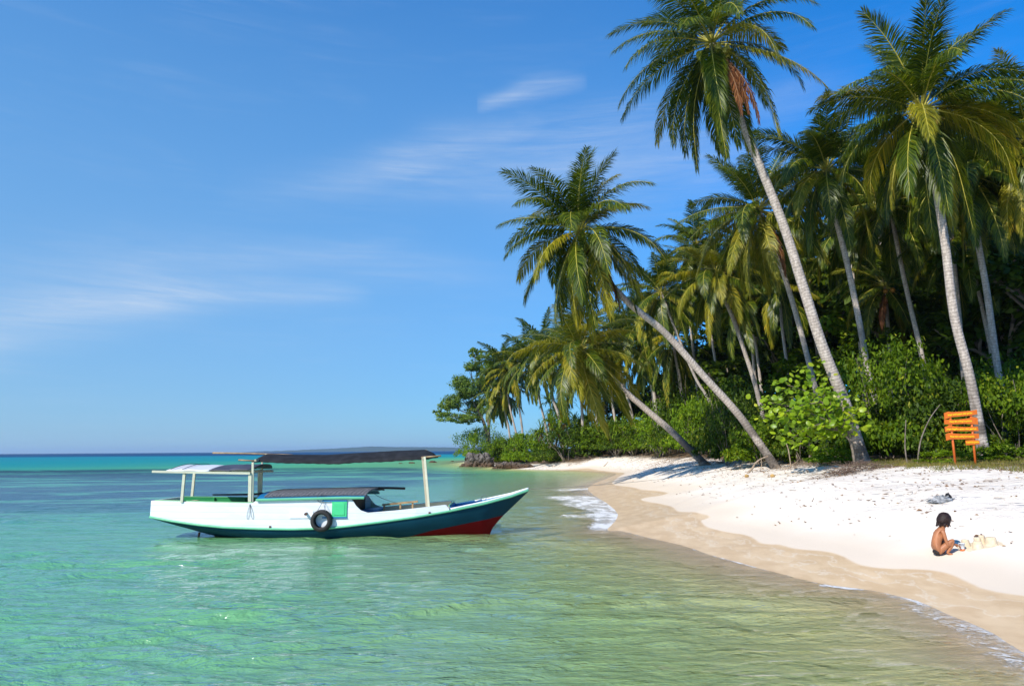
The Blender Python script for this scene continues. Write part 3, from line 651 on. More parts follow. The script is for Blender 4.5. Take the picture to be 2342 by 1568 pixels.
palms = [
 dict(Y=26, pix=[(1628, 100), (1665, 200), (1722, 340), (1790, 510), (1832, 640), (1880, 790), (1935, 930), (1975, 1058)], rb=.40, label='tallest palm, leaning left over the beach, with green coconuts under its crown', seed=11, Lf=5.1, n=27, coco=22, dead=3, deadaz=-1.5, rt=.17, flare=1.9, minel=-72),
 dict(Y=30, pix=[(1325, 530), (1365, 610), (1435, 690), (1520, 760), (1610, 860), (1695, 955), (1780, 1065)], rb=.29, label='strongly leaning palm with a reddish dead frond, standing alone against the sky', seed=23, Lf=4.5, n=30, dead=4, deadaz=-.55, rt=.17, minel=-75, yellow=.3, upper=78),
 dict(Y=40, pix=[(1327, 800), (1375, 840), (1434, 898), (1480, 938), (1540, 990), (1618, 1060)], rb=.34, label='low leaning palm with yellow lower fronds, its base at the edge of the white sand', seed=31, Lf=5.0, n=30, yellow=.65, rt=.2, minel=-75, coco=6, cocom=M_cocoo),
 dict(Y=24, pix=[(2108, 250), (2125, 330), (2140, 420), (2162, 560), (2182, 720), (2215, 850), (2235, 950), (2252, 1045)], rb=.30, label='tall palm with pale trunk rising directly behind the orange sign', seed=45, Lf=4.5, n=30, rt=.16, yellow=.2, upper=74, coco=5, cocom=M_husk),
 dict(Y=33, pix=[(1890, 388), (1907, 480), (1937, 600), (1966, 740), (1990, 870), (2030, 1010)], rb=.27, label='slim palm whose lower trunk passes behind the big round bush', seed=52, Lf=4.4, n=28, coco=9, rt=.16),
 dict(Y=38, pix=[(1735, 480), (1768, 560), (1800, 650), (1828, 745), (1852, 837), (1880, 950)], rb=.27, label='palm whose dense crown stands just behind the tallest palm\'s trunk', seed=63, Lf=5.2, n=32, rt=.17, yellow=.25, dead=1),
 dict(Y=45, pix=[(1634, 625), (1655, 680), (1677, 729), (1705, 810), (1729, 886), (1750, 980)], rb=.28, label='palm with orange coconuts, its trunk in the gap right of the strongly leaning palm', seed=71, Lf=4.9, n=30, coco=12, cocom=M_cocoo, dead=1, rt=.17, yellow=.3),
 dict(Y=56, pix=[(1690, 700), (1712, 735), (1727, 780), (1740, 880), (1750, 960)], rb=.25, label='thin dark palm trunk close behind the palm with orange coconuts', seed=82, Lf=4.4, n=22),
 dict(Y=52, pix=[(1780, 650), (1785, 700), (1790, 760), (1807, 882), (1815, 960)], rb=.25, label='shaded thin palm between the orange coconuts palm and the tallest palm', seed=93, Lf=4.4, n=22),
 dict(Y=38, pix=[(2035, 470), (2050, 550), (2063, 615), (2082, 700), (2103, 789), (2125, 900)], rb=.25, label='palm with a bare trunk disappearing behind the top of the big round bush', seed=104, Lf=4.5, n=28),
 dict(Y=30, pix=[(2218, 400), (2228, 480), (2238, 560), (2256, 660), (2277, 811), (2300, 960)], rb=.27, label='dark shaded palm trunk, thickest of those right of the pale trunk behind the sign', seed=115, Lf=4.4, n=28, yellow=.25),
 dict(Y=29, pix=[(2352, 320), (2356, 500), (2362, 700), (2375, 900)], rb=.27, label='palm crown cut by the right border of the photo, trunk out of view', seed=126, Lf=5.0, n=28, dead=1, yellow=.3),
 dict(Y=37, pix=[(2205, 545), (2228, 624), (2250, 720), (2273, 837), (2290, 950)], rb=.22, label='thin pinkish palm trunk just left of the dark shaded palm trunk', seed=137, Lf=4.3, n=24),
 dict(Y=48, pix=[(2190, 655), (2217, 726), (2232, 780), (2247, 835), (2265, 930)], rb=.24, label='short distant palm trunk between the sign palm and the pinkish trunk', seed=148, Lf=4.1, n=22),
 dict(Y=42, pix=[(2248, 600), (2273, 699), (2299, 796), (2320, 900)], rb=.24, label='farther palm trunk emerging right of the dark shaded trunk', seed=159, Lf=4.2, n=22),
 dict(Y=44, pix=[(2024, 655), (2032, 760), (2044, 900)], rb=.24, label='low palm with brown dead fronds and arching green ones, above the big round bush', seed=161, Lf=4.0, n=24, dead=2, coco=5, cocom=M_cocoo),
 dict(Y=60, pix=[(2115, 720), (2120, 800), (2130, 900)], rb=.25, label='small far palm showing in the dark gap left of the sign palm trunk', seed=172, Lf=4.2, n=20),
 dict(Y=47, pix=[(1538, 780), (1550, 840), (1556, 880), (1563, 925), (1568, 975)], rb=.25, label='palm with long hanging fronds under the curved trunk of the strongly leaning palm', seed=183, Lf=4.6, n=26, yellow=.3, hang=1.4, minel=-78),
 dict(Y=54, pix=[(1460, 745), (1478, 808), (1490, 860), (1501, 939), (1506, 985)], rb=.25, label='palm left of the one with long hanging fronds, half hidden by it', seed=194, Lf=4.6, n=24, yellow=.25),
 dict(Y=58, pix=[(1512, 668), (1555, 780), (1592, 866), (1617, 907), (1640, 960)], rb=.25, label='palm with upright crown tip showing between the leaning palm\'s crown and the orange coconuts palm', seed=205, Lf=5.0, n=24),
 dict(Y=60, pix=[(1400, 762), (1407, 800), (1416, 835), (1446, 951), (1455, 990)], rb=.27, label='palm behind the low leaning palm\'s trunk, its own trunk nearly parallel', seed=216, Lf=4.6, n=22),
 dict(Y=64, pix=[(1385, 815), (1392, 860), (1397, 895), (1404, 944), (1410, 985)], rb=.24, label='short pale palm trunk left of where the low leaning palm crosses the bushes', seed=227, Lf=4.5, n=20),
 dict(Y=72, pix=[(1350, 835), (1353, 870), (1357, 900), (1363, 951), (1368, 990)], rb=.24, label='thin palm trunk behind the yellow fronds of the low leaning palm', seed=238, Lf=4.6, n=20),
 dict(Y=68, pix=[(1300, 815), (1315, 850), (1325, 890), (1330, 925), (1333, 985)], rb=.26, label='palm standing over the spiky pandanus group', seed=249, Lf=5.0, n=22),
 dict(Y=76, pix=[(1245, 795), (1255, 850), (1265, 912), (1276, 945), (1285, 990)], rb=.30, label='tall headland palm with the highest crown of the far group', seed=251, Lf=5.6, n=24),
 dict(Y=82, pix=[(1213, 825), (1225, 880), (1240, 939), (1249, 978), (1255, 1010)], rb=.28, label='headland palm with drooping fronds over the shrubs behind the rocks', seed=262, Lf=5.4, n=24),
 dict(Y=88, pix=[(1170, 850), (1173, 872), (1180, 895), (1190, 950), (1195, 990)], rb=.26, label='headland palm with the palest curved trunk', seed=273, Lf=5.2, n=22, yellow=.4),
 dict(Y=98, pix=[(1150, 835), (1157, 880), (1167, 935), (1178, 980), (1187, 1015)], rb=.28, label='farthest headland palm, next to the open crowned tree', seed=284, Lf=5.4, n=22),
 dict(Y=92, pix=[(1145, 900), (1155, 940), (1165, 990)], rb=.26, label='short headland palm beneath the farthest one', seed=295, Lf=4.6, n=20, yellow=.35),
 dict(Y=62, pix=[(1590, 560), (1615, 700), (1640, 850), (1655, 960)], rb=.27, label='palm whose crown tops the row just left of the dense crowned palm', seed=306, Lf=5.0, n=24),
 dict(Y=66, pix=[(1965, 560), (1975, 700), (1985, 850)], rb=.27, label='background palm in the shade behind the slim palm', seed=317, Lf=5.0, n=22),
 dict(Y=60, pix=[(2150, 560), (2160, 700), (2180, 850)], rb=.27, label='background palm in the dark behind the tall sign palm', seed=328, Lf=5.0, n=22),
 dict(Y=52, pix=[(2320, 560), (2330, 700), (2340, 850)], rb=.27, label='background palm low against the dark foliage at the photo\'s right border', seed=339, Lf=4.8, n=24, yellow=.3),
 dict(Y=64, pix=[(1850, 735), (1855, 800), (1862, 880)], rb=.25, label='small background palm seen low through the gap beside the tallest palm\'s trunk', seed=341, Lf=4.4, n=20),
]
for q in palms: palm(**q)

# ------------------------------------------------------------------ shrubs and trees
def leafcloud(lobes, n, size, rng, mi=0, L=None, aspect=.55, updir=.5, shell=.75, fold=True):
    """n leaves spread through ellipsoid lobes [(centre, radii, weight)], with random clumps"""
    L = L or Leaves(); w = np.array([q[2] for q in lobes], float); w /= w.sum(); cnt = rng.multinomial(n, w)
    for (c, r, _), k in zip(lobes, cnt):
        if not k: continue
        nc = max(3, k//26); dc = unit(rng.normal(size=(nc, 3))); dc[:, 2] = np.abs(dc[:, 2])*.9-.25*rng.rand(nc)
        rr = shell+(1-shell)*rng.rand(nc)[:, None]**.5; cc = dc*rr*rng.uniform(.8, 1.15, (nc, 1))
        idx = rng.randint(0, nc, k); p = cc[idx]+rng.normal(size=(k, 3))*.13; P3 = np.array(c)+p*np.array(r)
        nrm = unit(unit(p)*.8+rng.normal(size=(k, 3))*.55+np.array([0, 0, updir]))
        t = unit(np.cross(nrm, rng.normal(size=(k, 3)))); b = np.cross(nrm, t); s = size*rng.uniform(.6, 1.3, (k, 1))
        t = unit(t-np.array([0, 0, .25]))
        V = np.stack([P3-t*s*.5, P3+b*s*aspect*.5-nrm*s*.08, P3+t*s*.5-nrm*s*.12, P3-b*s*aspect*.5-nrm*s*.08], 1).reshape(-1, 3)
        j = np.arange(k)[:, None]*4; L.add(V, j+np.array([0, 1, 2, 3]), mi=mi)
    return L
def mk_shrub(seed, size=.14, n=4200, spread=1.0, nl=9):
    rng = np.random.RandomState(seed); lobes = [((0, 0, .45), (.75, .7, .45), 2.0)]
    for i in range(nl):
        a = rng.uniform(0, 6.28); rr = rng.uniform(.25, .75)*spread; z = rng.uniform(.25, .95)*(1-.35*rr)
        s = rng.uniform(.22, .42); lobes.append(((rr*math.cos(a), rr*math.sin(a), z*.8), (s, s, s*.8), s*s*6))
    for i in range(8):
        a = rng.uniform(0, 6.28); lobes.append(((.7*math.cos(a), .7*math.sin(a), .13), (.34, .34, .17), .8))
    return leafcloud(lobes, n, size, rng)
def mk_stems(seed, n=7):
    rng = random.Random(seed); mb = MB()
    for i in range(n):
        a = rng.uniform(0, 6.28); x, y = .12*math.cos(a), .12*math.sin(a); q = [Vector((x, y, -.08))]
        d = Vector((math.cos(a)*.5, math.sin(a)*.5, 1)).normalized()
        for k in range(6):
            q.append(q[-1]+d*.15); d = (d+Vector((rng.uniform(-.3, .3), rng.uniform(-.3, .3), rng.uniform(-.1, .2)))).normalized()
        mb.tube(q, [.012*(1-.8*k/6) for k in range(7)], 5)
    return mb.mesh('stems', M_bark, True)
shr_mesh = {}
def shrub(px, py, Y, W, H, label, var='A', seed=0, name='shrub', cat='shrub', group='shrubs along the top of the beach', depth=None, mat=None, leaf=.14, n=5200):
    """W, H in metres; px, py is a pixel above the base"""
    if px < 1650:
        Y2 = pushY(px, Y, W*(.33 if px > 1350 else .12)); W *= Y2/Y; H *= Y2/Y; Y = Y2
    if 1440 < px < 1780: H *= 1.5
    p = P(px, py, Y); z = T(p.x, Y); sc_ = W/1.9; key = (seed % 5, round(leaf/sc_, 2), var, n)
    mats = {'A': M_leafA, 'B': M_leafB, 'C': M_leafC, 'D': M_leafD, 'E': M_leafE}
    if key not in shr_mesh:
        shr_mesh[key] = mk_shrub(key[0]*7+3, leaf/sc_, n).mesh('foliage', [mats[var]])
        shr_mesh[('s', key[0])] = mk_stems(key[0])
    r = root(name, (p.x, Y, z), label, cat, group, rotz=(seed*1.7) % 6.28)
    a = link('foliage', shr_mesh[key], r); b = link('stems', shr_mesh[('s', key[0])], r)
    s = (sc_, sc_*(depth or 1), H/1.08); a.scale = s; b.scale = s
    return r
S = shrub
# near shore line, right to left
S(2325, 1000, 25.5, 4.2, 4.0, 'tall leafy bush at the photo\'s right border, right of the sign', 'A', 1, n=9000, leaf=.13)
S(2300, 1050, 22.5, 1.8, .8, 'small weedy bush on the grass right of the sign\'s foot', 'A', 2, leaf=.09)
S(2160, 1040, 23.2, 1.7, .65, 'low ground bush directly between the sign posts', 'B', 3, leaf=.08, n=3000)
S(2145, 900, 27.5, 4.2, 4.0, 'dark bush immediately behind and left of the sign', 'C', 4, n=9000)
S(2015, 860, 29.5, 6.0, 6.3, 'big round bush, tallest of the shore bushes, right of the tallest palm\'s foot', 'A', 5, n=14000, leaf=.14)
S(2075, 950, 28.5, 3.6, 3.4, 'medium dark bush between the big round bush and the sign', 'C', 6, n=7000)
S(1915, 1030, 28.0, 2.6, 1.0, 'low bright ground bush just left of the tallest palm\'s foot', 'B', 7, leaf=.10)
S(1840, 1000, 31.0, 3.6, 3.4, 'shaded bush behind the round leaved sapling', 'C', 8, n=7000)
S(1745, 980, 33.0, 3.6, 2.0, 'mid green bush where the strongly leaning palm meets the ground', 'A', 9, n=7000)
S(1672, 970, 37.0, 4.2, 2.9, 'bush between the feet of the two leaning palms', 'C', 10, n=7000)
S(1610, 960, 43.0, 5.0, 3.3, 'bright glossy bush behind the foot of the low leaning palm', 'B', 11, n=8000, leaf=.17)
S(1530, 970, 48.0, 5.5, 3.6, 'wide bright bush left of the low leaning palm', 'B', 12, n=8000, leaf=.17)
S(1480, 990, 57.0, 4.5, 2.8, 'bush partly crossed by the low leaning palm\'s trunk', 'A', 13, n=5500, leaf=.2)
S(1430, 985, 66.0, 6.5, 3.6, 'dark wide bush behind the spiky plants at the bend of the beach', 'C', 14, n=6000, leaf=.24)
S(1385, 990, 74.0, 6.5, 4.0, 'bush right of the tallest pandanus', 'A', 15, n=6000, leaf=.26)
S(1300, 985, 82.0, 8.0, 5.0, 'dark bush in the middle of the pandanus group', 'C', 16, n=6000, leaf=.28)
S(1213, 1000, 86.0, 6.5, 5.2, 'bright round bush near the small beach rocks', 'B', 17, n=7000, leaf=.26)
S(1165, 1010, 93.0, 6.0, 4.5, 'olive bush over the dead brush at the headland', 'A', 18, n=6000, leaf=.28)
S(1105, 990, 101.0, 8.0, 6.5, 'leaning bush hanging out over the big headland rock', 'B', 19, n=9000, leaf=.28)
S(1140, 1035, 98.0, 5.0, 2.6, 'lowest bush between the big rock and the pale beach', 'A', 20, n=4500, leaf=.28)
S(1255, 1015, 84.0, 5.0, 3.0, 'low bush below the drooping headland palm', 'A', 21, n=4500, leaf=.26)
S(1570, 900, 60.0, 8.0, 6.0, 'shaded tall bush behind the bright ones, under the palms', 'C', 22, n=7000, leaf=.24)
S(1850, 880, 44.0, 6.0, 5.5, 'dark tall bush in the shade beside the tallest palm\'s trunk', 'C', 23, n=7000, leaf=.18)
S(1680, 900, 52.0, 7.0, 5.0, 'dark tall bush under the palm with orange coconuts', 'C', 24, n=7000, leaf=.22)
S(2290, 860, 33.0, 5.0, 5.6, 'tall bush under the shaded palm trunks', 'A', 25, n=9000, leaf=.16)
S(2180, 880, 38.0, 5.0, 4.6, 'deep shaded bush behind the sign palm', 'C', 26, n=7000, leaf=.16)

# round-leaved sapling in front of the tallest palm
def sapling():
    Y = 25.2; base = GR(1955, 1062); base = Vector((P(1955, 1055, Y).x, Y, 0)); base.z = T(base.x, Y)
    r = root('sapling', base, 'sapling with large round bright leaves, its thin stem left of the tallest palm\'s foot', 'sapling')
    rng = np.random.RandomState(5); rg = random.Random(5); mb = MB()
    st = [base+Vector((0, 0, -.1)), P(1945, 1010, Y), P(1920, 985, Y-.1), P(1900, 965, Y-.2), P(1880, 920, Y-.2)]
    mb.tube(catm(st, 3), [.05-.003*i for i in range(13)], 6); ends = []
    tips = [(1800, 985), (1760, 920), (1800, 880), (1850, 850), (1880, 880), (1925, 940), (1965, 940), (1900, 915), (1830, 930), (1850, 980), (1885, 990), (1780, 950), (1935, 975), (1815, 1000)]
    for i, (x, y) in enumerate(tips):
        e = P(x, y, Y+rg.uniform(-.9, .6)); s = st[2+i % 3]; mid = (s+e)/2+Vector((0, 0, .12)); mb.tube(catm([s, mid, e], 3), [.022, .02, .018, .016, .013, .01, .006], 5); ends.append(e); ends.append(mid)
    mb.build('stem', M_bark, r, smooth=True)
    L = Leaves(); k = 16
    for e in ends:
        n = 30; p = np.array(e)+rng.normal(size=(n, 3))*np.array([.30, .28, .20]); nr = unit(rng.normal(size=(n, 3))*.5+np.array([-.25, -.35, .75]))
        t = unit(np.cross(nr, rng.normal(size=(n, 3)))); b = np.cross(nr, t); s = rng.uniform(.12, .25, (n, 1)); V = [p]
        for a in range(7):
            an = a*2*math.pi/7; q = .62 if a == 0 else .5; V.append(p+t*s*q*math.cos(an)+b*s*.46*math.sin(an)-nr*s*.10)
        V = np.stack(V, 1).reshape(-1, 3); j = np.arange(n)[:, None]*8
        L.add(V, None, np.concatenate([j+np.array([0, 1+a, 1+(a+1) % 7]) for a in range(7)]), 0)
    o = link('foliage', L.mesh('foliage', [M_leafD], org=base), r)
sapling()

# pandanus clumps: rosettes of long sword leaves
def rosette(L, c, rng, n=46, ln=1.3, w=.09):
    az = rng.uniform(0, 6.28, n); el = rng.uniform(-.2, 1.35, n); l = ln*rng.uniform(.7, 1.15, n)
    h = np.stack([np.cos(az), np.sin(az), 0*az], 1); d = h*np.cos(el)[:, None]+np.array([0, 0, 1])*np.sin(el)[:, None]; sd = np.stack([-np.sin(az), np.cos(az), 0*az], 1)
    p0 = np.array(c)+d*.08; p1 = p0+d*(l*.5)[:, None]; d2 = unit(d-np.array([0, 0, 1])*rng.uniform(.35, 1.0, (n, 1))); p2 = p1+d2*(l*.3)[:, None]; d3 = unit(d2-np.array([0, 0, 1])*rng.uniform(.4, 1.2, (n, 1))); p3 = p2+d3*(l*.28)[:, None]
    V = np.stack([p0-sd*w*.4, p0+sd*w*.4, p1+sd*w*.5, p1-sd*w*.5, p2+sd*w*.33, p2-sd*w*.33, p3], 1).reshape(-1, 3); j = np.arange(n)[:, None]*7
    L.add(V, np.concatenate([j+np.array([0, 1, 2, 3]), j+np.array([3, 2, 4, 5])]), j+np.array([5, 4, 6]), 0)
def pandanus(px, Y, H, W, n, label, seed, ln=1.5, w=.11, dry=True):
    Y2 = pushY(px, Y, .3); H *= Y2/Y; W *= Y2/Y; Y = Y2
    x = P(px, 1030, Y).x; z = T(x, Y); r = root('pandanus', (x, Y, z), label, 'pandanus', 'spiky pandanus plants at the bend of the beach')
    rng = np.random.RandomState(seed); L = Leaves(); mb = MB(); Dd = Leaves()
    for i in range(n):
        a = rng.uniform(0, 6.28); rr = W/2*math.sqrt(rng.rand())*.85; hh = H*rng.uniform(.25, .85) if i else H*.85
        q = Vector((rr*math.cos(a), rr*math.sin(a)*.8, hh)); rosette(L, q, rng, 44, ln, w)
        mb.tube([(0, 0, -.2), (q.x*.45, q.y*.45, hh*.45), (q.x, q.y, hh)], [.11, .08, .06], 6)
        if dry:
            m_ = 14; ang = rng.uniform(0, 6.28, m_); h = np.stack([np.cos(ang), np.sin(ang), 0*ang], 1); p0 = np.array(q)+h*.1; p1 = p0+h*.35-np.array([0, 0, .5])*ln*rng.uniform(.5, 1.1, (m_, 1)); sd = np.stack([-np.sin(ang), np.cos(ang), 0*ang], 1)*w*.4
            V = np.stack([p0-sd, p0+sd, p1], 1).reshape(-1, 3); Dd.add(V, None, np.arange(m_)[:, None]*3+np.array([0, 1, 2]), 0)
    link('leaves', L.mesh('leaves', [M_pand]), r)
    if dry: link('dead_leaves', Dd.mesh('dead_leaves', [M_litter]), r)
    me = mb.mesh('stem', M_bark, True); link('stem', me, r)
pandanus(1322, 84, 5.6, 5.5, 9, 'largest pandanus, spiky crown over a skirt of dry leaves at the sand edge', 1, 1.9, .16)
pandanus(1262, 88, 5.8, 4.5, 8, 'tall pandanus left of the largest one', 2, 1.9, .16)
pandanus(1290, 93, 8.2, 5.5, 8, 'highest pandanus, rising behind the largest one', 3, 2.0, .17, False)
pandanus(1360, 88, 7.2, 5.0, 7, 'pandanus with dark leaves behind and right of the largest one', 4, 2.0, .17, False)
pandanus(1408, 73, 3.2, 4.5, 8, 'grey green spreading pandanus on the white sand edge', 5, 1.8, .12, False)
pandanus(1450, 66, 1.9, 3.2, 6, 'small pandanus tuft right of the grey green spreading one', 6, 1.4, .1, False)
pandanus(1512, 57, 1.3, 2.6, 5, 'grassy low pandanus tuft left of the low leaning palm\'s foot', 7, 1.2, .08, False)
pandanus(1745, 33, .75, 1.8, 4, 'tuft of long blades just left of the strongly leaning palm\'s foot', 8, 1.1, .05, False)
pandanus(1196, 101, 3.6, 3.5, 6, 'pandanus behind the small beach rocks', 9, 1.8, .17)
pandanus(1148, 104, 3.2, 3.2, 6, 'bright pandanus right of the big headland rock', 10, 1.8, .17)

# branching broadleaf trees
def limbs(mb, p, d, L_, r, lev, rg, ends, spread=.6, up=.1):
    q = [p]; dd = d.copy()
    for k in range(4):
        q.append(q[-1]+dd*L_/4); dd = (dd+Vector((rg.uniform(-.22, .22), rg.uniform(-.22, .22), rg.uniform(-.1, .15)))).normalized()
    mb.tube(q, [r*(1-.11*k) for k in range(5)], 7 if lev > 1 else 5)
    if lev == 0: ends.append(q[-1]); ends.append(q[2]); return
    for i in range(rg.choice((2, 3, 3))):
        nd = (dd+Vector((rg.uniform(-1, 1), rg.uniform(-1, 1), rg.uniform(-.5, .8)))*spread+Vector((0, 0, up))).normalized()
        limbs(mb, q[-1 if i else 3], nd, L_*rg.uniform(.6, .85), r*.58, lev-1, rg, ends, spread, up)
def broad_tree(base, starts, label, seed, leaf=.4, per=90, cr=1.3, mat=M_leafE, lev=3, r0=.35, name='broadleaf_tree', group=None, flat=.55):
    r = root(name, base, label, 'tree', group); rg = random.Random(seed); rng = np.random.RandomState(seed); mb = MB(); ends = []
    for (d, L_) in starts: limbs(mb, Vector(base)+Vector((0, 0, -.3)), Vector(d).normalized(), L_, r0, lev, rg, ends)
    mb.build('trunk', M_bark, r, smooth=True)
    lobes = [((e.x-base[0], e.y-base[1], e.z-base[2]), (cr*rng.uniform(.7, 1.25),)*2+(cr*flat,), 1) for e in ends]
    Lc = leafcloud(lobes, per*len(lobes), leaf, rng, updir=.8, shell=.35); link('crown', Lc.mesh('crown', [mat]), r); return r
YT = pushY(1122, 104, 1.0); b = P(1122, 1010, YT); bz = T(b.x, YT)
def headtree():
    base = Vector((b.x, YT, bz)); r = root('broadleaf_tree', base, 'open crowned broadleaf tree leaning out over the sea at the headland tip', 'tree'); rng = np.random.RandomState(9); rg = random.Random(9); mb = MB(); lobes = []
    L_ = [(1032, 925, 32, 20), (1072, 892, 42, 26), (1045, 958, 40, 12), (1012, 948, 18, 9), (1100, 850, 30, 22), (1118, 818, 24, 16), (1086, 812, 20, 12), (1122, 895, 32, 26), (1090, 935, 34, 18), (1128, 940, 28, 26), (1058, 915, 30, 16), (1140, 860, 26, 24), (1075, 965, 26, 10), (1078, 850, 12, 9)]
    k = YT/1600
    f0 = P(1112, 985, YT); f1 = P(1100, 950, YT); f2 = P(1120, 900, YT)
    mb.tube(catm([base+Vector((0, 0, -.3)), f0, f1], 4), [.42-.02*i for i in range(9)], 8); mb.tube(catm([base, (f0+f2)/2, f2], 4), [.3-.018*i for i in range(9)], 8)
    for (x, y, w_, h_) in L_:
        c = P(x, y, YT+rg.uniform(-2.5, 2)); src = f1 if x < 1095 else f2; mid = (c+src)/2+Vector((rg.uniform(-.4, .4), 0, -.5)); mb.tube(catm([src, mid, c], 4), [.16-.013*i for i in range(9)], 6)
        for q in range(5):
            e = c+Vector((rg.uniform(-1, 1)*w_*k*.8, rg.uniform(-1, 1), rg.uniform(-.5, 1)*h_*k*.8)); mb.tube([mid.lerp(c, .6), e], [.06, .02], 4)
            lobes.append(((e.x-base.x, e.y-base.y, e.z-base.z), (w_*k*.62, w_*k*.62, h_*k*1.0), w_*h_))
    mb.build('trunk', M_bark, r, smooth=True); link('crown', leafcloud(lobes, 34000, .38, rng, updir=.8, shell=.4).mesh('crown', [M_leafE]), r)
headtree()
def tree_variant(seed):
    rg = random.Random(seed); rng = np.random.RandomState(seed); mb = MB(); ends = []
    for d, L_ in [((-.35, 0, 1), .34), ((.4, -.25, 1), .32), ((0, .2, 1), .38)]: limbs(mb, Vector((0, 0, -.02)), Vector(d).normalized(), L_, .022, 2, rg, ends, .75)
    lobes = [((e.x, e.y, e.z), (.13*rng.uniform(.7, 1.3),)*2+(.10,), 1) for e in ends]+[((rng.uniform(-.3, .3), rng.uniform(-.3, .3), rng.uniform(.25, .75)), (.16, .16, .12), 1.2) for _ in range(10)]
    zmax = max(l[0][2] for l in lobes)+.08
    return mb.mesh('trunk', M_bark, True), leafcloud(lobes, 7500, .036, rng, updir=.8, shell=.5), zmax
tv = {}
def hill_tree(px, Y, ytop, v, mat, label, W=1.0, group='broadleaf trees on the hill behind the palms'):
    x = P(px, 700, Y).x; z = T(x, Y); H = P(px, ytop, Y).z-z
    if (v, mat.name) not in tv:
        a_, b_, zm = tree_variant(40+v); tv[(v, mat.name)] = (a_, b_.mesh('crown', [mat]), zm)
    tr_, cr_, zm = tv[(v, mat.name)]; r = root('hill_tree', (x, Y, z), label, 'tree', group, rotz=(px*.37) % 6.28); k = H/zm
    for nm, me in (('trunk', tr_), ('crown', cr_)): o = link(nm, me, r); o.scale = (k*W, k*W, k)
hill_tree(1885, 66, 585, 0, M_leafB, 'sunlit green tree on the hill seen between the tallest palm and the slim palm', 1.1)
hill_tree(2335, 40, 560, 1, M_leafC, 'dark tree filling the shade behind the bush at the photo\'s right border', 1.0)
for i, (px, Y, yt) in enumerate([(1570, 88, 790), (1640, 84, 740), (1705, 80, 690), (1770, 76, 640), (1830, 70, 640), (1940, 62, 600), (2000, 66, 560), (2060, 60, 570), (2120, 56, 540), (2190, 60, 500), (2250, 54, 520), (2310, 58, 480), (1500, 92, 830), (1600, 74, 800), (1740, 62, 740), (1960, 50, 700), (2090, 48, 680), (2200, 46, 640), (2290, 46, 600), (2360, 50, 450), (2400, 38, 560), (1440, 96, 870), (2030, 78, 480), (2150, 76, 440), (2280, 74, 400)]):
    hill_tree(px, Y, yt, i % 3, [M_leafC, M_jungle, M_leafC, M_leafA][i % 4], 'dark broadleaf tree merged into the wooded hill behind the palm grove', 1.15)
bgp = [(2275, 42, 345, 2320, 860), (2005, 46, 410, 2030, 860), (2160, 36, 360, 2205, 860), (1700, 57, 560, 1730, 900), (1800, 60, 590, 1830, 900), (1940, 48, 520, 1975, 860), (1850, 56, 640, 1880, 900), (1995, 55, 460, 2010, 860), (2075, 52, 560, 2095, 860), (2160, 45, 470, 2195, 900), (2290, 40, 480, 2330, 860), (2250, 50, 440, 2285, 860), (1570, 66, 650, 1600, 940), (1660, 70, 640, 1690, 930), (1480, 74, 800, 1500, 960), (2340, 52, 640, 2350, 860), (1770, 68, 780, 1780, 920), (2180, 58, 780, 2190, 880)]
for i, (x0, Y, y0, x1, y1) in enumerate(bgp):
    palm(Y, [(x0, y0), ((x0*2+x1)/3, (y0*2+y1)/3+6), ((x0+x1*2)/3, (y0+y1*2)/3), (x1, y1)], .27, 'background palm half lost in the dark grove behind the front palms', 400+i*7, Lf=5.0, n=20, yellow=.2, group='background palms of the dark grove')

# continuous jungle understorey on the hillside (nobody could count it)
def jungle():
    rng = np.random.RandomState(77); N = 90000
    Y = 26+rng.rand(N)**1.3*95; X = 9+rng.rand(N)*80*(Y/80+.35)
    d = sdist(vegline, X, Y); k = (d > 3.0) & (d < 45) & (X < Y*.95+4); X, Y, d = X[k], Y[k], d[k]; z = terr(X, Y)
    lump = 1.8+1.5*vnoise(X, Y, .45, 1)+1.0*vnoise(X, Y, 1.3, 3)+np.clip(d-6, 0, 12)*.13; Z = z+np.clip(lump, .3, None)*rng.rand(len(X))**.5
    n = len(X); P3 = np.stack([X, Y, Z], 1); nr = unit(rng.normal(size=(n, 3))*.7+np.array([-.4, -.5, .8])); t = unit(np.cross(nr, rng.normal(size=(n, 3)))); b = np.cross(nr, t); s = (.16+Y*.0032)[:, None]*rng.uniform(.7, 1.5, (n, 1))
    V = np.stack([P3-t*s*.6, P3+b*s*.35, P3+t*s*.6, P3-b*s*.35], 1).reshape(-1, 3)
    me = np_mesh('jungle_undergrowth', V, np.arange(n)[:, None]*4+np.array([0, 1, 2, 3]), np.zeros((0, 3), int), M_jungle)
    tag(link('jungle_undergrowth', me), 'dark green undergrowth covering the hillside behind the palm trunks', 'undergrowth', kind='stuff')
jungle()

# ------------------------------------------------------------------ rocks
def rock(c, r, label, seed, group=None, name='rock', lobes=1, rough=.35, cat='rock'):
    mb = MB(); rg = random.Random(seed)
    vs, fs = ico(4 if r[0] > 1.5 else 3); out = []
    for v in vs:
        d = Vector(v); f = 1+rough*noise.fractal(d*1.3+Vector((seed*3.1, 0, 0)), .9, 2.0, 4)+.22*abs(noise.noise(d*3.2+Vector((0, seed, 0))))
        q = d*f
        if q.z < -.25: q.z = -.25
        out.append((c[0]+q.x*r[0], c[1]+q.y*r[1], c[2]+q.z*r[2]))
    mb.add(out, fs); o = mb.build(name, M_rock, smooth=False); return tag(o, label, cat, group)
p = P(1095, 1045, 100); rock((p.x, 98, .1), (2.1, 2.0, 1.75), 'big grey headland rock with a brown tide line', 3, rough=.42)
p = P(1160, 1055, 87); rock((p.x, 87, .0), (1.6, .8, .72), 'jagged dark rock on the small pale beach, left of its lower neighbour', 5, rough=.5)
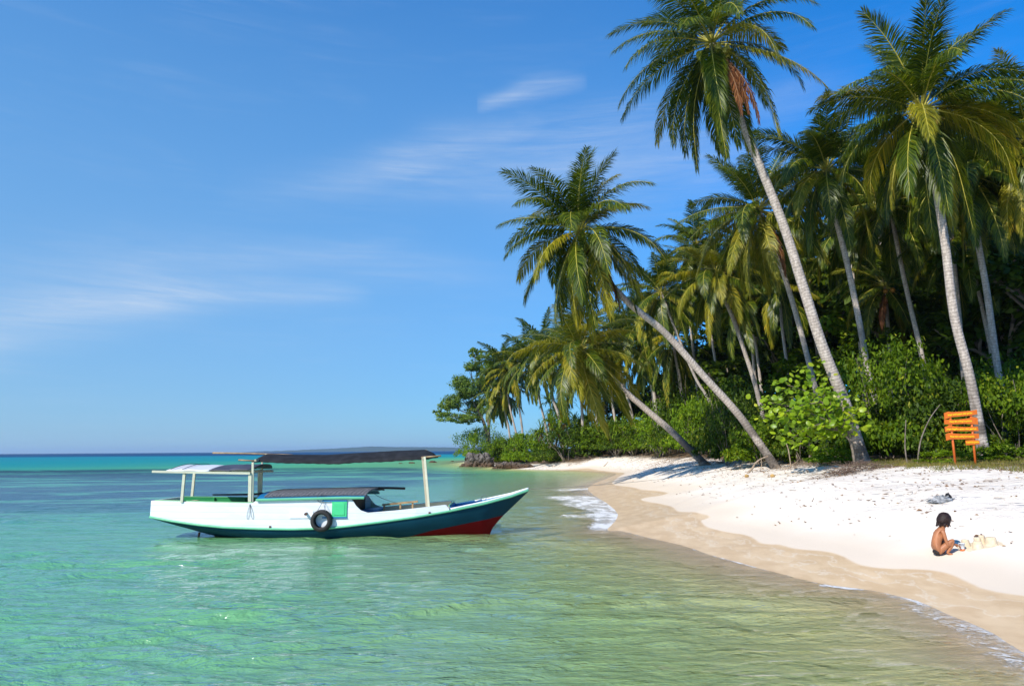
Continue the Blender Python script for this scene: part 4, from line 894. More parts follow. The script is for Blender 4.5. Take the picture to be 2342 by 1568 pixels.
p = P(1160, 1060, 86.5); rock((p.x+2.0, 86.5, .0), (1.1, .7, .5), 'lower jagged rock touching the right end of the dark beach rock', 8, rough=.5)
p = P(1075, 1054, 99); rock((p.x, 98, 0), (1.1, .8, .55), 'small brown rock at the foot of the big headland rock', 9)
for i, (px, py, s, lab) in enumerate([(916, 1059.5, .35, 'smallest round rock in the sea, just left of the front canopy post'), (942, 1059, .55, 'rounded sea rock beside the boat\'s front canopy post'), (990, 1057.5, .8, 'longest low rock in the sea right of the front canopy post'), (1035, 1055, .4, 'tiny sea rock nearest the headland rock')]):
    p = G0(px, py); rock((p.x, p.y, -.02), (s, s*.6, s*.42), lab, 30+i, 'rocks breaking the sea surface', 'sea_rock')

# ------------------------------------------------------------------ boat
YC = 19.3
bx = [-9.8, -9.5, -8, -6, -4, -2.5, -1.5, -.7, 0, .45, .6]; bb = [.72, .75, .90, .98, 1.0, .93, .78, .55, .26, .02, .015]
def hb(x): return float(np.interp(x, bx, bb))
def near(zx, zy, off=0.0, Zf=Z1):
    """point on the near side surface seen at zoom pixel"""
    px, py = Zf(zx, zy); x = -4.0
    for _ in range(20):
        p = P(px, py, YC-max(hb(x)-off, 0)); x = p.x
    return p
def atc(zx, zy, dy=0.0, Zf=Z1): return P(*Zf(zx, zy), YC+dy)
def prof(pts, **k):
    q = [near(*p, **k) for p in pts]; return [p.x for p in q], [p.z for p in q]
rail = prof([(80, 485), (200, 508), (350, 530), (500, 545), (700, 553), (900, 556), (1100, 550), (1200, 540), (1400, 515), (1600, 487), (1800, 452), (2000, 410), (2150, 370), (2252, 333)])
tipx = rail[0][-1]; sx0 = rail[0][0]
top = prof([(84, 392), (270, 397), (450, 402), (640, 406), (668, 405), (690, 391), (900, 386), (1100, 381), (1225, 378), (1245, 392), (1262, 420), (1290, 448), (1330, 461), (1500, 447), (1675, 427), (1780, 415), (1797, 440)])
print('boat: rail x', round(sx0, 2), round(tipx, 2), 'rail z', [round(z, 2) for z in rail[1]], 'top z', [round(z, 2) for z in top[1]])
rz = lambda x: float(np.interp(x, *rail)); tz_ = lambda x: float(np.interp(x, *top))
xa = lambda zx, zy=450: near(zx, zy).x
kk = [near(*p, off=.45) for p in [(100, 497), (180, 530), (250, 555), (310, 574), (360, 592)]]; k2 = [atc(*p) for p in [(2050, 541), (2110, 475), (2258, 334)]]
kx = [sx0]+[p.x for p in kk]+[-6.5, -1.6, -.7]+[p.x for p in k2]; kz = [rz(sx0)-.02]+[p.z for p in kk]+[-.35, -.35, -.2]+[p.z for p in k2]
kzf = lambda x: float(np.interp(x, kx, kz))
print('keel', [(round(a, 2), round(b_, 2)) for a, b_ in zip(kx, kz)])
boat = root('fishing_boat', (-4.2, YC, 0), 'long white wooden boat with teal hull, mint rail and two canopies, moored off the beach', 'boat')
def xs_(a, b, n): return list(np.linspace(a, b, n))
# lower hull
redx = [sx0, near(200, 545).x, near(330, 575).x, near(500, 575).x, -5, near(1500, 562).x, near(1700, 537).x, near(1900, 503).x, atc(2110, 475).x, 1]
redz = [-.2, .10, .02, -.10, -.16, -.06, near(1700, 537).z-.13, near(1900, 503).z-.10, atc(2110, 475).z, atc(2110, 475).z+.15]
stx = xs_(sx0, -.4, 60)+xs_(-.38, tipx, 28)
mb = MB()
for sg in (-1, 1):
    rows = []; NT_, NR = 7, 7
    for x in stx:
        b_ = hb(x); z0 = rz(x); z1 = min(kzf(x), z0-.01); zr = float(np.interp(x, redx, redz)); tr_ = min(max((z0-zr)/(z0-z1), .02), .98)
        ts = [tr_*i/NT_ for i in range(NT_+1)]+[tr_+(1-tr_)*i/NR for i in range(1, NR+1)]
        pw = 1.9 if x < -2.5 else 1.9-.75*min((x+2.5)/2.5, 1)
        rows.append([(x, YC+sg*b_*max(0, 1-t**pw), z0+(z1-z0)*t) for t in ts])
    n = NT_+NR+1; v0 = len(mb.v); mb.grid(rows)
    for i in range(len(rows)-1):
        for j in range(n-1): mb.m[-(len(rows)-1)*(n-1)+i*(n-1)+j] = 0 if j < NT_ else 1
mb.build('hull', [M_teal, M_red], boat, smooth=True)
# mint rub rail both sides, white gunwale strip at the bow
for sg in (-1, 1):
    mb = MB(); m2 = MB(); mb.tube([(x, YC+sg*(hb(x)+.012), rz(x)) for x in stx], .030, 6)
    xb = [x for x in stx if x > xa(1790)]; m2.tube([(x, YC+sg*(hb(x)-.015), rz(x)+.05) for x in xb], .024, 6)
    mb.build('rub_rail', M_greenrail, boat, smooth=True); m2.build('bow_gunwale', M_white2, boat, smooth=True)
# white topsides with thickness
def sidewall(sg, x0, x1, lo, hi, t0, t1, n=150):
    q = MB(); X = xs_(x0, x1, n); A = [(x, YC+sg*(hb(x)-t0), lo(x)) for x in X]; B = [(x, YC+sg*(hb(x)-t0), hi(x)) for x in X]; C = [(x, YC+sg*(hb(x)-t1), hi(x)) for x in X]; D = [(x, YC+sg*(hb(x)-t1), lo(x)) for x in X]
    q.grid([A, B]); q.grid([B, C]); q.grid([C, D]); q.add([A[0], B[0], C[0], D[0]], [(0, 1, 2, 3)]); q.add([A[-1], B[-1], C[-1], D[-1]], [(0, 1, 2, 3)]); return q
X1 = xa(1798)
for sg in (-1, 1): sidewall(sg, sx0, X1, lambda x: rz(x)+.005, tz_, .0, .04, 220).build('topside', M_white, boat)
# inner linings
gx0, gx1 = xa(100), xa(690); fx0, fx1 = xa(1260), X1-.02
sidewall(1, gx0, gx1, lambda x: max(.45, rz(x)+.03), lambda x: tz_(x)-.01, .043, .06, 60).build('inner_lining', M_green, boat)
sidewall(1, fx0, fx1, lambda x: rz(x)+.03, lambda x: tz_(x)-.012, .043, .06, 60).build('inner_lining', M_khaki, boat)
sidewall(-1, gx0, gx1, lambda x: max(.45, rz(x)+.03), lambda x: tz_(x)-.01, .043, .06, 60).build('inner_lining', M_green, boat)
sidewall(-1, fx0, fx1, lambda x: rz(x)+.03, lambda x: tz_(x)-.012, .043, .06, 60).build('inner_lining', M_khaki, boat)
# green top edge and stringer of the aft bulwark
mb = MB()
for sg in (-1, 1): mb = MB(); mb.tube([(x, YC+sg*(hb(x)-.05), tz_(x)+.004) for x in xs_(gx0, gx1-.12, 20)], .022, 5); mb.build('bulwark_cap', M_green, boat)
mb = MB(); mb.tube([(x, YC+(hb(x)-.10), tz_(x)-.16) for x in xs_(gx0+.6, gx1-.12, 20)], .035, 5)
for k in range(4): x = gx0+.9+k*.85; mb.box((x, YC+hb(x)-.09, tz_(x)-.12), (.05, .05, .24))
mb.build('inner_stringer', M_green, boat)
# transom
mb = MB(); x = sx0-.005; w_ = hb(sx0); mb.prism([(x, YC-w_+.01, rz(sx0)), (x, YC+w_-.01, rz(sx0)), (x, YC+w_-.01, tz_(sx0)), (x, YC-w_+.01, tz_(sx0))], (.05, 0, 0)); mb.build('transom', M_white, boat)
# decks
def deck(x0, x1, zf, mat, name, dy=.05, n=30):
    q = MB(); X = xs_(x0, x1, n); q.grid([[(x, YC-max(hb(x)-dy, .005), zf(x)) for x in X], [(x, YC+max(hb(x)-dy, .005), zf(x)) for x in X]]); return q.build(name, mat, boat)
deck(sx0+.05, xa(690), lambda x: .52, M_wood, 'aft_deck'); deck(xa(1240), X1, lambda x: max(.28, rz(x)-.1), M_khaki, 'fore_deck')
deck(X1+.01, tipx-.35, lambda x: rz(x)-.24+.16*(x-X1)/(tipx-X1), M_blue, 'bow_deck', .14)
mb = MB()
for sg in (-1, 1):
    X = xs_(X1, tipx-.75, 30); mb.grid([[(x, YC+sg*max(hb(x)*.78-.03, .003), rz(x)-.16) for x in X], [(x, YC+sg*max(hb(x)-.02, .004), rz(x)+.055) for x in X]])
mb.box((X1+.02, YC, rz(X1)-.02), (.03, 2*hb(X1)-.1, .26)); mb.build('bow_lining', M_blue, boat)
mb = MB(); x = near(2000, 420).x
mb.box((x, YC, rz(x)-.03), (.09, 2*hb(x)-.06, .05)); x2 = near(1900, 430).x; mb.box((x2, YC, rz(x2)-.05), (.12, 2*hb(x2)-.06, .04)); mb.build('bow_thwart', M_blue, boat)
# bulkhead at end of fore well with mint edge
mb = MB(); x = X1-.03; mb.prism([(x, YC-hb(x)+.05, rz(x)-.1), (x, YC+hb(x)-.05, rz(x)-.1), (x, YC+hb(x)-.05, tz_(x-.03)), (x, YC-hb(x)+.05, tz_(x-.03))], (.03, 0, 0)); mb.build('fore_bulkhead', M_khaki, boat)
mb = MB(); mb.tube([(x+.02, YC-hb(x)+.03, tz_(x-.03)), (x+.02, YC+hb(x)-.03, tz_(x-.03))], .02, 5); mb.build('bulkhead_edge', M_greenrail, boat)
# stern thwarts
mb = MB(); x = sx0+.35
mb.bar((sx0+.1, YC-hb(sx0)+.1, .80), (sx0+.55, YC+hb(sx0)-.06, .86), .16, .05, up=(0, 0, 1)); mb.bar((sx0+.75, YC-.75, .76), (sx0+1.25, YC+.1, .77), .3, .04, up=(0, 0, 1)); mb.build('stern_plank', M_wood, boat)
# cabin roof
cx0, cx1 = xa(690), near(1312, 372).x
def arch(x, u, lift=0, e=.03): w = hb(x)+e; return (x, YC+u*w, tz_(min(x, xa(1225)))+.01+lift+.14*(1-abs(u)**3))
mb = MB(); U = xs_(-1, 1, 13); X = xs_(cx0, cx1, 20); mb.grid([[arch(x, u, .03) for u in U] for x in X]); mb.grid([[arch(x, u, -.01) for u in U] for x in X])
for x in (X[0], X[-1]): mb.grid([[arch(x, u, .03) for u in U], [arch(x, u, -.01) for u in U]])
mb.build('cabin_roof', M_blue, boat)
for sg in (-1, 1): mb = MB(); mb.tube([arch(x, sg, .005, .05) for x in X], .034, 6); mb.build('roof_trim', M_greenrail, boat)
mb = MB(); ns = 80; mx0, mx1 = near(740, 365).x, near(1318, 360).x   # slatted mat
for i in range(ns):
    x = mx0+(mx1-mx0)*i/(ns-1); sl_ = .16; q = [arch(x+sl_*(u+.78)*.5, u, .055+.006*math.sin(i*1.9)) for u in xs_(-.95, .9, 9)]
    q = [(a[0], a[1], a[2]) for a in q]; mb.tube(q, .017, 4)
mb.build('roof_mat', M_slat, boat)
# dark panel added in the open cabin front, its colour standing for interior shade
mb = MB(); x = xa(1225); mb.prism([(x, YC-hb(x)+.06, .3), (x, YC+hb(x)-.06, .3), (x, YC+hb(x)-.06, tz_(x)-.02), (x, YC-hb(x)+.06, tz_(x)-.02)], (-.03, 0, 0)); mb.build('cabin_shade_panel', M_bamdark, boat)
mb = MB(); mb.box((near(1300, 440).x, YC+.3, .62), (.45, .9, .05)); mb.build('engine_box_lid', M_blue, boat); mb = MB(); mb.box((near(1335, 440).x, YC+.3, .52), (.04, 1.1, .26)); mb.build('engine_box_side', M_blue, boat)
# shutter with blue rails
def facebox(z0, z1, mat, name, th=.03, y_out=.0, parent=boat):
    a = near(*z0); b_ = near(*z1); q = MB(); xm = (a.x+b_.x)/2; q.box((xm, YC-hb(xm)-th/2-y_out, (a.z+b_.z)/2), (abs(b_.x-a.x), th, abs(a.z-b_.z))); return q.build(name, mat, parent, bevel=.004)
sh = facebox((1128, 394), (1210, 484), M_shut, 'shutter', .035)
facebox((1139, 403), (1199, 474), M_shut, 'shutter_panel', .012, .035, sh)
facebox((1070, 389), (1212, 396), M_blue, 'shutter_track', .045); facebox((1070, 485), (1212, 492), M_blue, 'shutter_track', .045)
facebox((884, 452), (1018, 492), M_white2, 'side_board', .02)
mb = MB(); a = near(980, 465); mb.tube([(a.x, YC-hb(a.x)+.02, a.z), (a.x, YC-hb(a.x)-.12, a.z-.01)], .035, 10); mb.build('exhaust_pipe', M_pipe, boat)
for q in ((770, 542), (1685, 462)): a = near(*q); mb = MB(); mb.box((a.x, YC-hb(a.x)-.01, a.z), (.045, .03, .05)); mb.build('hull_plug', M_pipe, boat)
# rudder stock in the water
mb = MB(); a = near(330, 580, off=.5); mb.box((a.x, YC-.35, -.03), (.26, .04, .07)); mb.tube([(a.x+.1, YC-.35, -.3), (a.x+.15, YC-.35, .12)], .03, 6); mb.build('rudder', M_pipe, boat)
# aft canopy
yn, yf = YC-.86, YC+.86
def pt(z, Y): return P(*Z2(*z), Y)
def post(z0, z1, Y, w=.06, t=.05, mat=M_post):
    q = MB(); q.bar(pt(z0, Y), pt(z1, Y), w, t); return q.build('canopy_post', mat, boat, bevel=.004)
post((730, 500), (690, 935), yn, .07); post((880, 500), (845, 845), yf, .07); post((1722, 505), (1716, 945), yn, .085); post((1862, 440), (1860, 880), yf, .09)
post((1763, 330), (1755, 935), yn+.03, .055); post((1903, 318), (1886, 860), yf, .045)
zb = pt((700, 480), yn).z; xL = pt((500, 465), yn).x; xR = pt((1730, 480), yn).x; zt = pt((1100, 366), YC-.1).z
print('canopy z', zb, zt, xL, xR)
mb = MB(); mb.bar(pt((250, 470), yn-.02), pt((1725, 497), yn-.02), .055, .075); mb.build('canopy_beam', M_post, boat)
mb = MB(); dz = (pt((1725, 497), yn-.02).z-pt((250, 470), yn-.02).z); a = pt((500, 478), yn); mb.bar((a.x, yf, zb), (xR, yf, zb+dz*.6), .05, .07); mb.build('canopy_beam', M_post, boat)
for x in (pt((730, 500), yn).x, xR-.05): mb = MB(); mb.bar((x, yn, zb-.02), (x, yf, zb-.02), .05, .05, up=(0, 0, 1)); mb.build('cross_beam', M_post, boat)
def cz(x, u): return zb+.05+dz*.6*(x-xL)/(xR-xL)+(zt-zb-.05)*(1-abs(u)**2.2)
def panel(x0, x1, mat, name, lift=0, rag=0):
    q = MB(); U = xs_(-1, 1, 15); X = xs_(x0, x1, 12)
    q.grid([[(x+.17*(1-u*u)-.05, YC+u*.92, cz(x, u)+lift+.006*math.sin(x*9+u*5)) for u in U] for x in X]); o = q.build(name, mat, boat, smooth=True)
    s_ = o.modifiers.new('thickness', 'SOLIDIFY'); s_.thickness = .015; return o
xm = pt((1150, 472), yn).x; panel(xL, xm, M_whiter, 'white_canopy_sheet'); panel(xm-.02, (xm+xR)/2+.05, M_grey, 'grey_canopy_sheet', .018); panel((xm+xR)/2, xR, M_grey, 'grey_canopy_sheet', .036)
mb = MB()
for z0 in (540, 715):
    x = pt((z0, 470), yn).x; mb.tube([(x+.12*(1-u*u), YC+u*.93, cz(x, u)+.03) for u in xs_(-1, 1, 11)], .009, 4)
mb.build('canopy_lashing', M_rope, boat)
# main dark canopy on a ridge pole
rg_ = [atc(*p) for p in [(700, 120), (900, 127), (1100, 128), (1300, 116), (1500, 105), (1655, 99)]]; bt_ = [P(*Z1(*p), YC-.62) for p in [(664, 163), (800, 166), (1000, 172), (1150, 173), (1300, 165), (1500, 157), (1640, 149), (1706, 137)]]
rzx = lambda x: float(np.interp(x, [p.x for p in rg_], [p.z for p in rg_])); bzx = lambda x: float(np.interp(x, [p.x for p in bt_], [p.z for p in bt_]))
mb = MB(); rows = []; x0, x1 = bt_[0].x, bt_[-1].x
for x in xs_(x0, x1, 70):
    row = []; e = min((x-x0)/.22, (x1-x)/.28, 1); e = max(e, 0)**.5
    for u in xs_(-1.06, 1.06, 17):
        rr = rzx(x)*e+bzx(x)*(1-e); au = abs(u); z = bzx(x)+(rr-bzx(x))*(1-min(au, 1)**1.8)+.005*math.sin(x*5+u*3)*au
        if au > 1: z -= .035+.006*math.sin(x*23)
        row.append((x, YC+max(-1, min(1, u))*(.62+.01*math.sin(x*11)), z))
    rows.append(row)
mb.grid(rows); o = mb.build('dark_canopy', M_dark, boat, smooth=True); s_ = o.modifiers.new('thickness', 'SOLIDIFY'); s_.thickness = .012
mb = MB(); mb.tube(catm([atc(*p) for p in [(440, 118), (560, 120), (700, 123), (900, 130)]], 4), .022, 8); mb.build('ridge_pole', M_bamboo, boat, smooth=True)
mb = MB(); mb.tube([P(*Z1(588, 159), YC-.6), P(*Z1(700, 164), YC-.6)], .02, 8); mb.build('edge_pole', M_bamboo, boat, smooth=True); mb = MB(); a = P(*Z1(1660, 135), YC-.6); mb.tube([(a.x-.1, YC-.62, a.z-.04), (a.x+.42, YC-.62, a.z+.0)], .022, 8); mb.build('edge_pole', M_bamboo, boat, smooth=True)
mb = MB(); a = P(*Z1(1648, 142), YC-.6)
mb.bar((a.x, YC-.66, a.z-.03), (a.x, YC+.66, a.z-.03), .05, .05, up=(0, 0, 1)); mb.bar((a.x, YC, a.z-.03), (a.x, YC, rzx(a.x)), .05, .05); mb.build('cross_beam', M_wood, boat); mb = MB()
b_ = P(*Z1(700, 160), YC-.6); mb.bar((b_.x, YC-.8, b_.z), (b_.x, YC+.8, b_.z), .05, .05, up=(0, 0, 1)); mb.bar((b_.x, YC, b_.z), (b_.x, YC, rzx(b_.x)), .05, .05); mb.build('cross_beam', M_wood, boat)
mb = MB(); mb.bar(P(*Z1(1647, 148), YC-.60), P(*Z1(1672, 430), YC-.80), .07, .05); mb.build('front_post', M_wood, boat, bevel=.004)
mb = MB(); mb.bar(P(*Z1(1657, 140), YC-.64), P(*Z1(1682, 430), YC-.84), .055, .045); mb.build('front_post', M_post, boat, bevel=.004)
mb = MB(); mb.tube(catm([atc(1340, 332), atc(1400, 372), atc(1490, 404)], 5), .008, 4); mb.build('stay_line', M_rope, boat)
# wooden rack standing in the fore well
rk = root('wooden_rack', tuple(P(*Z1(1415, 455), YC+.1)), 'brown wooden rack leaning inside the boat\'s open fore well', 'rack')
mb = MB(); A = P(*Z1(1413, 416), YC+.2); B = P(*Z1(1618, 396), YC+.2); mb.bar(A, B, .05, .05); mb.build('top_bar', M_bamboo, rk)
mb = MB()
for q in (1425, 1518, 1588): a = P(*Z1(q, 412-(q-1413)*.09), YC+.22); mb.bar((a.x, a.y, a.z), (a.x, a.y, .3), .045, .04)
mb.build('uprights', M_bamboo, rk)
# bamboo pole lying along the cabin roof
mb = MB(); q = catm([P(*Z1(*p), YC+.25) for p in [(440, 358), (640, 356), (780, 348), (1000, 334), (1200, 323), (1400, 319), (1545, 322)]], 5); mb.tube(q, [.018+.014*min(1, i/9) for i in range(len(q))], 8)
tag(mb.build('bamboo_pole', M_bamdark, smooth=True), 'long dark bamboo pole lying along the boat\'s cabin roof', 'pole')
# ropes hanging on the side
c0 = near(655, 410)
for k, w_ in enumerate(((.0, .12), (.06, .3))):
    mb = MB()
    mb.tube(catm([(c0.x+.03*math.sin(t*6.28)+w_[1]*t*(1-t)*1.3*(1 if k else -1), YC-hb(c0.x)-.015, c0.z-.38*math.sin(t*math.pi)) for t in xs_(0, 1, 8)], 3), .004, 4); mb.build('side_rope', M_rope, boat)
mb = MB(); c1 = near(1062, 370)
mb.tube(catm([(c1.x+.09*math.cos(t*6.28), YC-hb(c1.x)-.03, c1.z-.02+.11*math.sin(t*6.28)) for t in xs_(0, 1, 9)], 2), .008, 4); mb.build('side_rope', M_rope, boat)
mb = MB(); c2 = P(*Z1(1995, 375), YC-.2); mb.tube(catm([(c2.x+.07*math.cos(t*6.28)+.03*math.sin(t*6.28), YC-.2, c2.z-.02+.09*math.sin(t*6.28)) for t in xs_(0, 1, 9)], 2), .008, 4); mb.build('bow_rope_loop', M_rope, boat)
# tyre fender
tc_ = near(1070, 505); ty = YC-hb(tc_.x)-.085
ty_o = root('tyre_fender', (tc_.x, ty, tc_.z), 'black car tyre hanging on the side of the white boat', 'tyre')
mb = MB(); rows = []
for i in range(49):
    a = 2*math.pi*i/48; row = []
    for (rr, yy) in [(.17, .05), (.165, .075), (.20, .085), (.25, .075), (.272, .045), (.275, 0), (.272, -.045), (.25, -.075), (.20, -.085), (.165, -.075), (.17, -.05), (.225, -.03), (.24, 0), (.225, .03), (.17, .05)]:
        row.append((tc_.x+rr*math.cos(a), ty+yy, tc_.z+rr*math.sin(a)))
    rows.append(row)
mb.grid(rows); mb.build('tyre_body', M_tyre, ty_o, smooth=True)
mb = MB(); a = near(1078, 392)
for dx in (-.10, .12): mb.tube([(a.x, YC-hb(a.x)-.05, a.z), (tc_.x+dx, ty-.09, tc_.z+.23)], .006, 4)
mb.build('hanging_rope', M_rope, ty_o)
# mooring rope
q = [Vector((tipx-.02, YC, rz(tipx)+.03))]; e = P(1766, 1052, 29.6)
e.z = max(e.z, T(e.x, e.y)+.25)
for t in xs_(.05, 1, 24): v = q[0].lerp(e, t); v.z -= .75*4*t*(1-t)*.25; v.z = max(v.z, T(v.x, v.y)+.02, .1); q.append(v)
mb = MB(); mb.tube(q, .008, 4); tag(mb.build('mooring_rope', M_roper), 'thin rope from the boat\'s bow to the strongly leaning palm', 'rope')

# ------------------------------------------------------------------ sign
def sign():
    Y = 21.6
    def q(x, y): return P((2355+x/16.51)*.9149, (1020+y/16.51)*.9149, Y)      # zoom pixels of the sign close-up
    b0 = P(2188, 1063, Y); b1 = P(2234, 1064, Y)
    r = root('notice_sign', (b0.x, Y, T(b0.x, Y)), 'orange wooden sign of five stacked boards with yellow lettering on two posts', 'sign')
    for bpt, tx in ((b0, (370, 380)), (b1, (1230, 290))):
        t_ = q(*tx); mb = MB(); mb.tube([(bpt.x, Y+.05, T(bpt.x, Y)-.2), (t_.x, Y+.05, t_.z)], .035, 8); mb.build('post', M_orangep, r, smooth=True)
    boards = [([(95, 200), (250, 135), (400, 150), (680, 140), (1200, 100), (1440, 55), (1455, 240), (1200, 295), (800, 330), (400, 365), (280, 400), (120, 460)], 'Jangan ambil apapun selain gambar', (235, 275), (1255, 190), 75),
              ([(105, 465), (500, 470), (900, 440), (1180, 395), (1280, 360), (1400, 380), (1470, 405), (1490, 665), (1250, 650), (900, 640), (500, 660), (120, 660)], 'Please take nothing but pictures', (310, 552), (1225, 520), 75),
              ([(130, 765), (230, 745), (310, 680), (420, 735), (700, 760), (1000, 770), (1480, 750), (1510, 935), (1000, 940), (600, 935), (350, 945), (150, 980)], 'Jangan tinggalkan apapun selain jejak kaki', (190, 855), (1415, 850), 75),
              ([(165, 1055), (300, 1010), (500, 1040), (900, 1055), (1520, 1040), (1535, 1240), (1200, 1265), (800, 1275), (400, 1275), (190, 1330)], 'Please leave nothing but footprints', (330, 1165), (1325, 1160), 75),
              ([(980, 1325), (1200, 1300), (1400, 1310), (1540, 1330), (1560, 1470), (1400, 1490), (1200, 1510), (1005, 1520)], 'KARIMUN JAWA', (1000, 1410), (1515, 1400), 80)]
    for poly, text, a, b, hz in boards:
        mb = MB(); mb.prism([tuple(q(x, y)) for x, y in poly], (0, .03, 0)); o = mb.build('board', M_orange, r)
        cu = bpy.data.curves.new('lettering', 'FONT'); cu.body = text; cu.align_x = 'LEFT'; cu.align_y = 'CENTER'; cu.size = .1; cu.extrude = .002; cu.offset = .0025; cu.materials.append(M_yellow)
        t_ = link('lettering', cu, o); bpy.context.view_layer.update(); w0 = t_.dimensions.x or 1
        A, B = q(*a), q(*b); s_ = (B-A).length/w0; hgt = abs(q(0, 0).z-q(0, hz).z)
        dg_ = bpy.context.evaluated_depsgraph_get(); me_ = bpy.data.meshes.new_from_object(t_.evaluated_get(dg_)); bpy.data.objects.remove(t_); me_.materials.clear(); me_.materials.append(M_yellow); t_ = link('lettering', me_, o)
        t_.scale = (s_, hgt*1.25/(.1), 1); t_.rotation_euler = (R(90), -math.atan2(B.z-A.z, B.x-A.x), 0); t_.location = Vector((A.x, Y-.004, A.z))-ORG[r.name]
sign()

# ------------------------------------------------------------------ child and sand castle
def child():
    g0 = GR(2153, 1271); s = .00105*(g0-CAM).length/12.0; X0 = 600
    def j(zx, zy, dy=0): return Vector(((zx-X0)*s, dy, (1240-zy)*s))
    r = root('person', g0, 'small child in dark swim trunks squatting on the sand and reaching toward sand towers', 'person', rotz=R(-4))
    ch = [('pelvis', None, j(545, 1165), .070), ('belly', 'pelvis', j(540, 1090), .066), ('chest', 'belly', j(580, 990), .072), ('neck0', 'chest', j(625, 905), .040), ('neck', 'neck0', j(655, 865), .028), ('head', 'neck', j(688, 795), .060), ('headt', 'head', j(688, 760), .056)]
    for sd, dy in (('n', -1), ('f', 1)):
        ox = 0 if sd == 'n' else -20
        ch += [('hip'+sd, 'pelvis', j(565, 1180, dy*.055), .056), ('knee'+sd, 'hip'+sd, j(745+ox*1.5, 1025+ox*.5, dy*.085), .033), ('shin'+sd, 'knee'+sd, j(705+ox, 1120, dy*.075), .030), ('ank'+sd, 'shin'+sd, j(655+ox, 1205, dy*.065), .019), ('toe'+sd, 'ank'+sd, j(725+ox, 1228, dy*.07), .014)]
        ch += [('sho'+sd, 'neck0', j(622, 930, dy*.085), .031), ('elb'+sd, 'sho'+sd, j(650+ox*-1, 1105+ox, dy*.115), .020), ('wri'+sd, 'elb'+sd, j(775, 1092+ox*-.5, dy*.06), .014), ('palm'+sd, 'wri'+sd, j(812, 1108, dy*.05), .014)]
    names = [c[0] for c in ch]; me = bpy.data.meshes.new('body')
    me.from_pydata([tuple(c[2]) for c in ch], [(names.index(c[1]), i) for i, c in enumerate(ch) if c[1]], []); me.materials.append(M_skin)
    def skin(o, rad, rt=0, lv=2):
        sk = o.modifiers.new('skin', 'SKIN'); sk.use_smooth_shade = True
        for i, v in enumerate(rad): o.data.skin_vertices[0].data[i].radius = (v, v)
        o.data.skin_vertices[0].data[rt].use_root = True; sb = o.modifiers.new('sub', 'SUBSURF'); sb.levels = lv; sb.render_levels = lv
    o = link('body', me, r)
    bpy.context.view_layer.objects.active = o
    o.modifiers.new('skin', 'SKIN'); o.modifiers.clear()
    if not me.skin_vertices:
        o.modifiers.new('t', 'SKIN'); o.modifiers.clear()
    k = s/.00105
    skin(o, [c[3]*k for c in ch])
    # fingers: five short chains per hand, rooted in the palm
    for sd, dy in (('n', -1), ('f', 1)):
        pl = ch[names.index('palm'+sd)][2]
        for f in range(5):
            m_ = bpy.data.meshes.new('finger'); off = (f-1.5)*.0085
            if f == 4: pts = [pl+Vector((-.005, -dy*.0, .0)), pl+Vector((.008, -dy*.018, -.004)), pl+Vector((.022, -dy*.022, -.014))]
            else:
                ln = (.9, 1, .95, .75)[f]; pts = [pl+Vector((0, off, 0)), pl+Vector((.020*ln, off*1.1, -.010)), pl+Vector((.034*ln, off*1.15, -.026)), pl+Vector((.038*ln, off*1.2, -.040))]
            m_.from_pydata([tuple(p_) for p_ in pts], [(i, i+1) for i in range(len(pts)-1)], []); m_.materials.append(M_skin); fo = link('finger', m_, r)
            if not m_.skin_vertices: pass
            skin(fo, [.0062*k]*(len(pts)-1)+[.0045*k], 0, 1)
    # face: nose, eyes, ear as small children of the head
    hc = j(688, 782); Rm = Matrix.Rotation(R(28), 3, 'Y'); vs, fs = ico(2); mb = MB(); mb2 = MB()
    def blob(q, c, r_): q.add([hc+Rm@(Vector(c)*k+Vector((v[0]*r_[0], v[1]*r_[1], v[2]*r_[2]))*k) for v in vs], fs)
    blob(mb, (.012, 0, -.022), (.066, .058, .066)); blob(mb, (.078, 0, -.020), (.011, .010, .014)); blob(mb, (.066, 0, -.060), (.016, .018, .014))
    for dy in (-1, 1): blob(mb, (-.002, dy*.072, -.018), (.010, .006, .018)); blob(mb2, (.070, dy*.025, -.002), (.006, .010, .005)); blob(mb2, (.072, dy*.025, .014), (.004, .014, .003))
    blob(mb2, (.076, 0, -.046), (.004, .016, .003))
    for q, nm, mt in ((mb, 'face', M_skin), (mb2, 'eyes_and_mouth', M_hair)): link(nm, q.mesh(nm, mt, True), r)
    mb = MB(); vs, fs = ico(3); out = []
    for v in vs:
        d = Vector(v); f = 1+.05*noise.noise(d*5)+.03*noise.noise(d*14); p_ = Vector((d.x*.090*f, d.y*.086*f, d.z*.100*f))*k
        if d.z < -.1: p_.z *= 1+.15*(1-d.x); p_.x -= .012*k*(1-abs(d.x))*(-d.z)
        if d.x > .35 and d.z < .25 and abs(d.y) < .62: p_ *= .62
        out.append(hc+Rm@(Vector((-.012, 0, .010))*k+p_))
    mb.add(out, fs); link('hair', mb.mesh('hair', M_hair, True), r)
    mb = MB(); rg = random.Random(4)
    for i in range(60):
        a = rg.uniform(1.0, 5.3); z0 = -.055*k; p0 = hc+Vector((-.02*k+.085*k*math.cos(a), .085*k*math.sin(a), z0)); mb.tube([p0+Vector((0, 0, .03)), p0+Vector((.006*math.cos(a), .006*math.sin(a), -.012)), p0+Vector((.018*math.cos(a), .018*math.sin(a), rg.uniform(-.045, -.025)))], [.006, .005, .0015], 4)
    link('hair_ends', mb.mesh('hair_ends', M_hair, True), r)
    # swim trunks: a shell over pelvis and hips
    m_ = bpy.data.meshes.new('swim_trunks'); pv = [j(552, 1180), j(520, 1150), j(600, 1195, -.058), j(600, 1195, .058)]
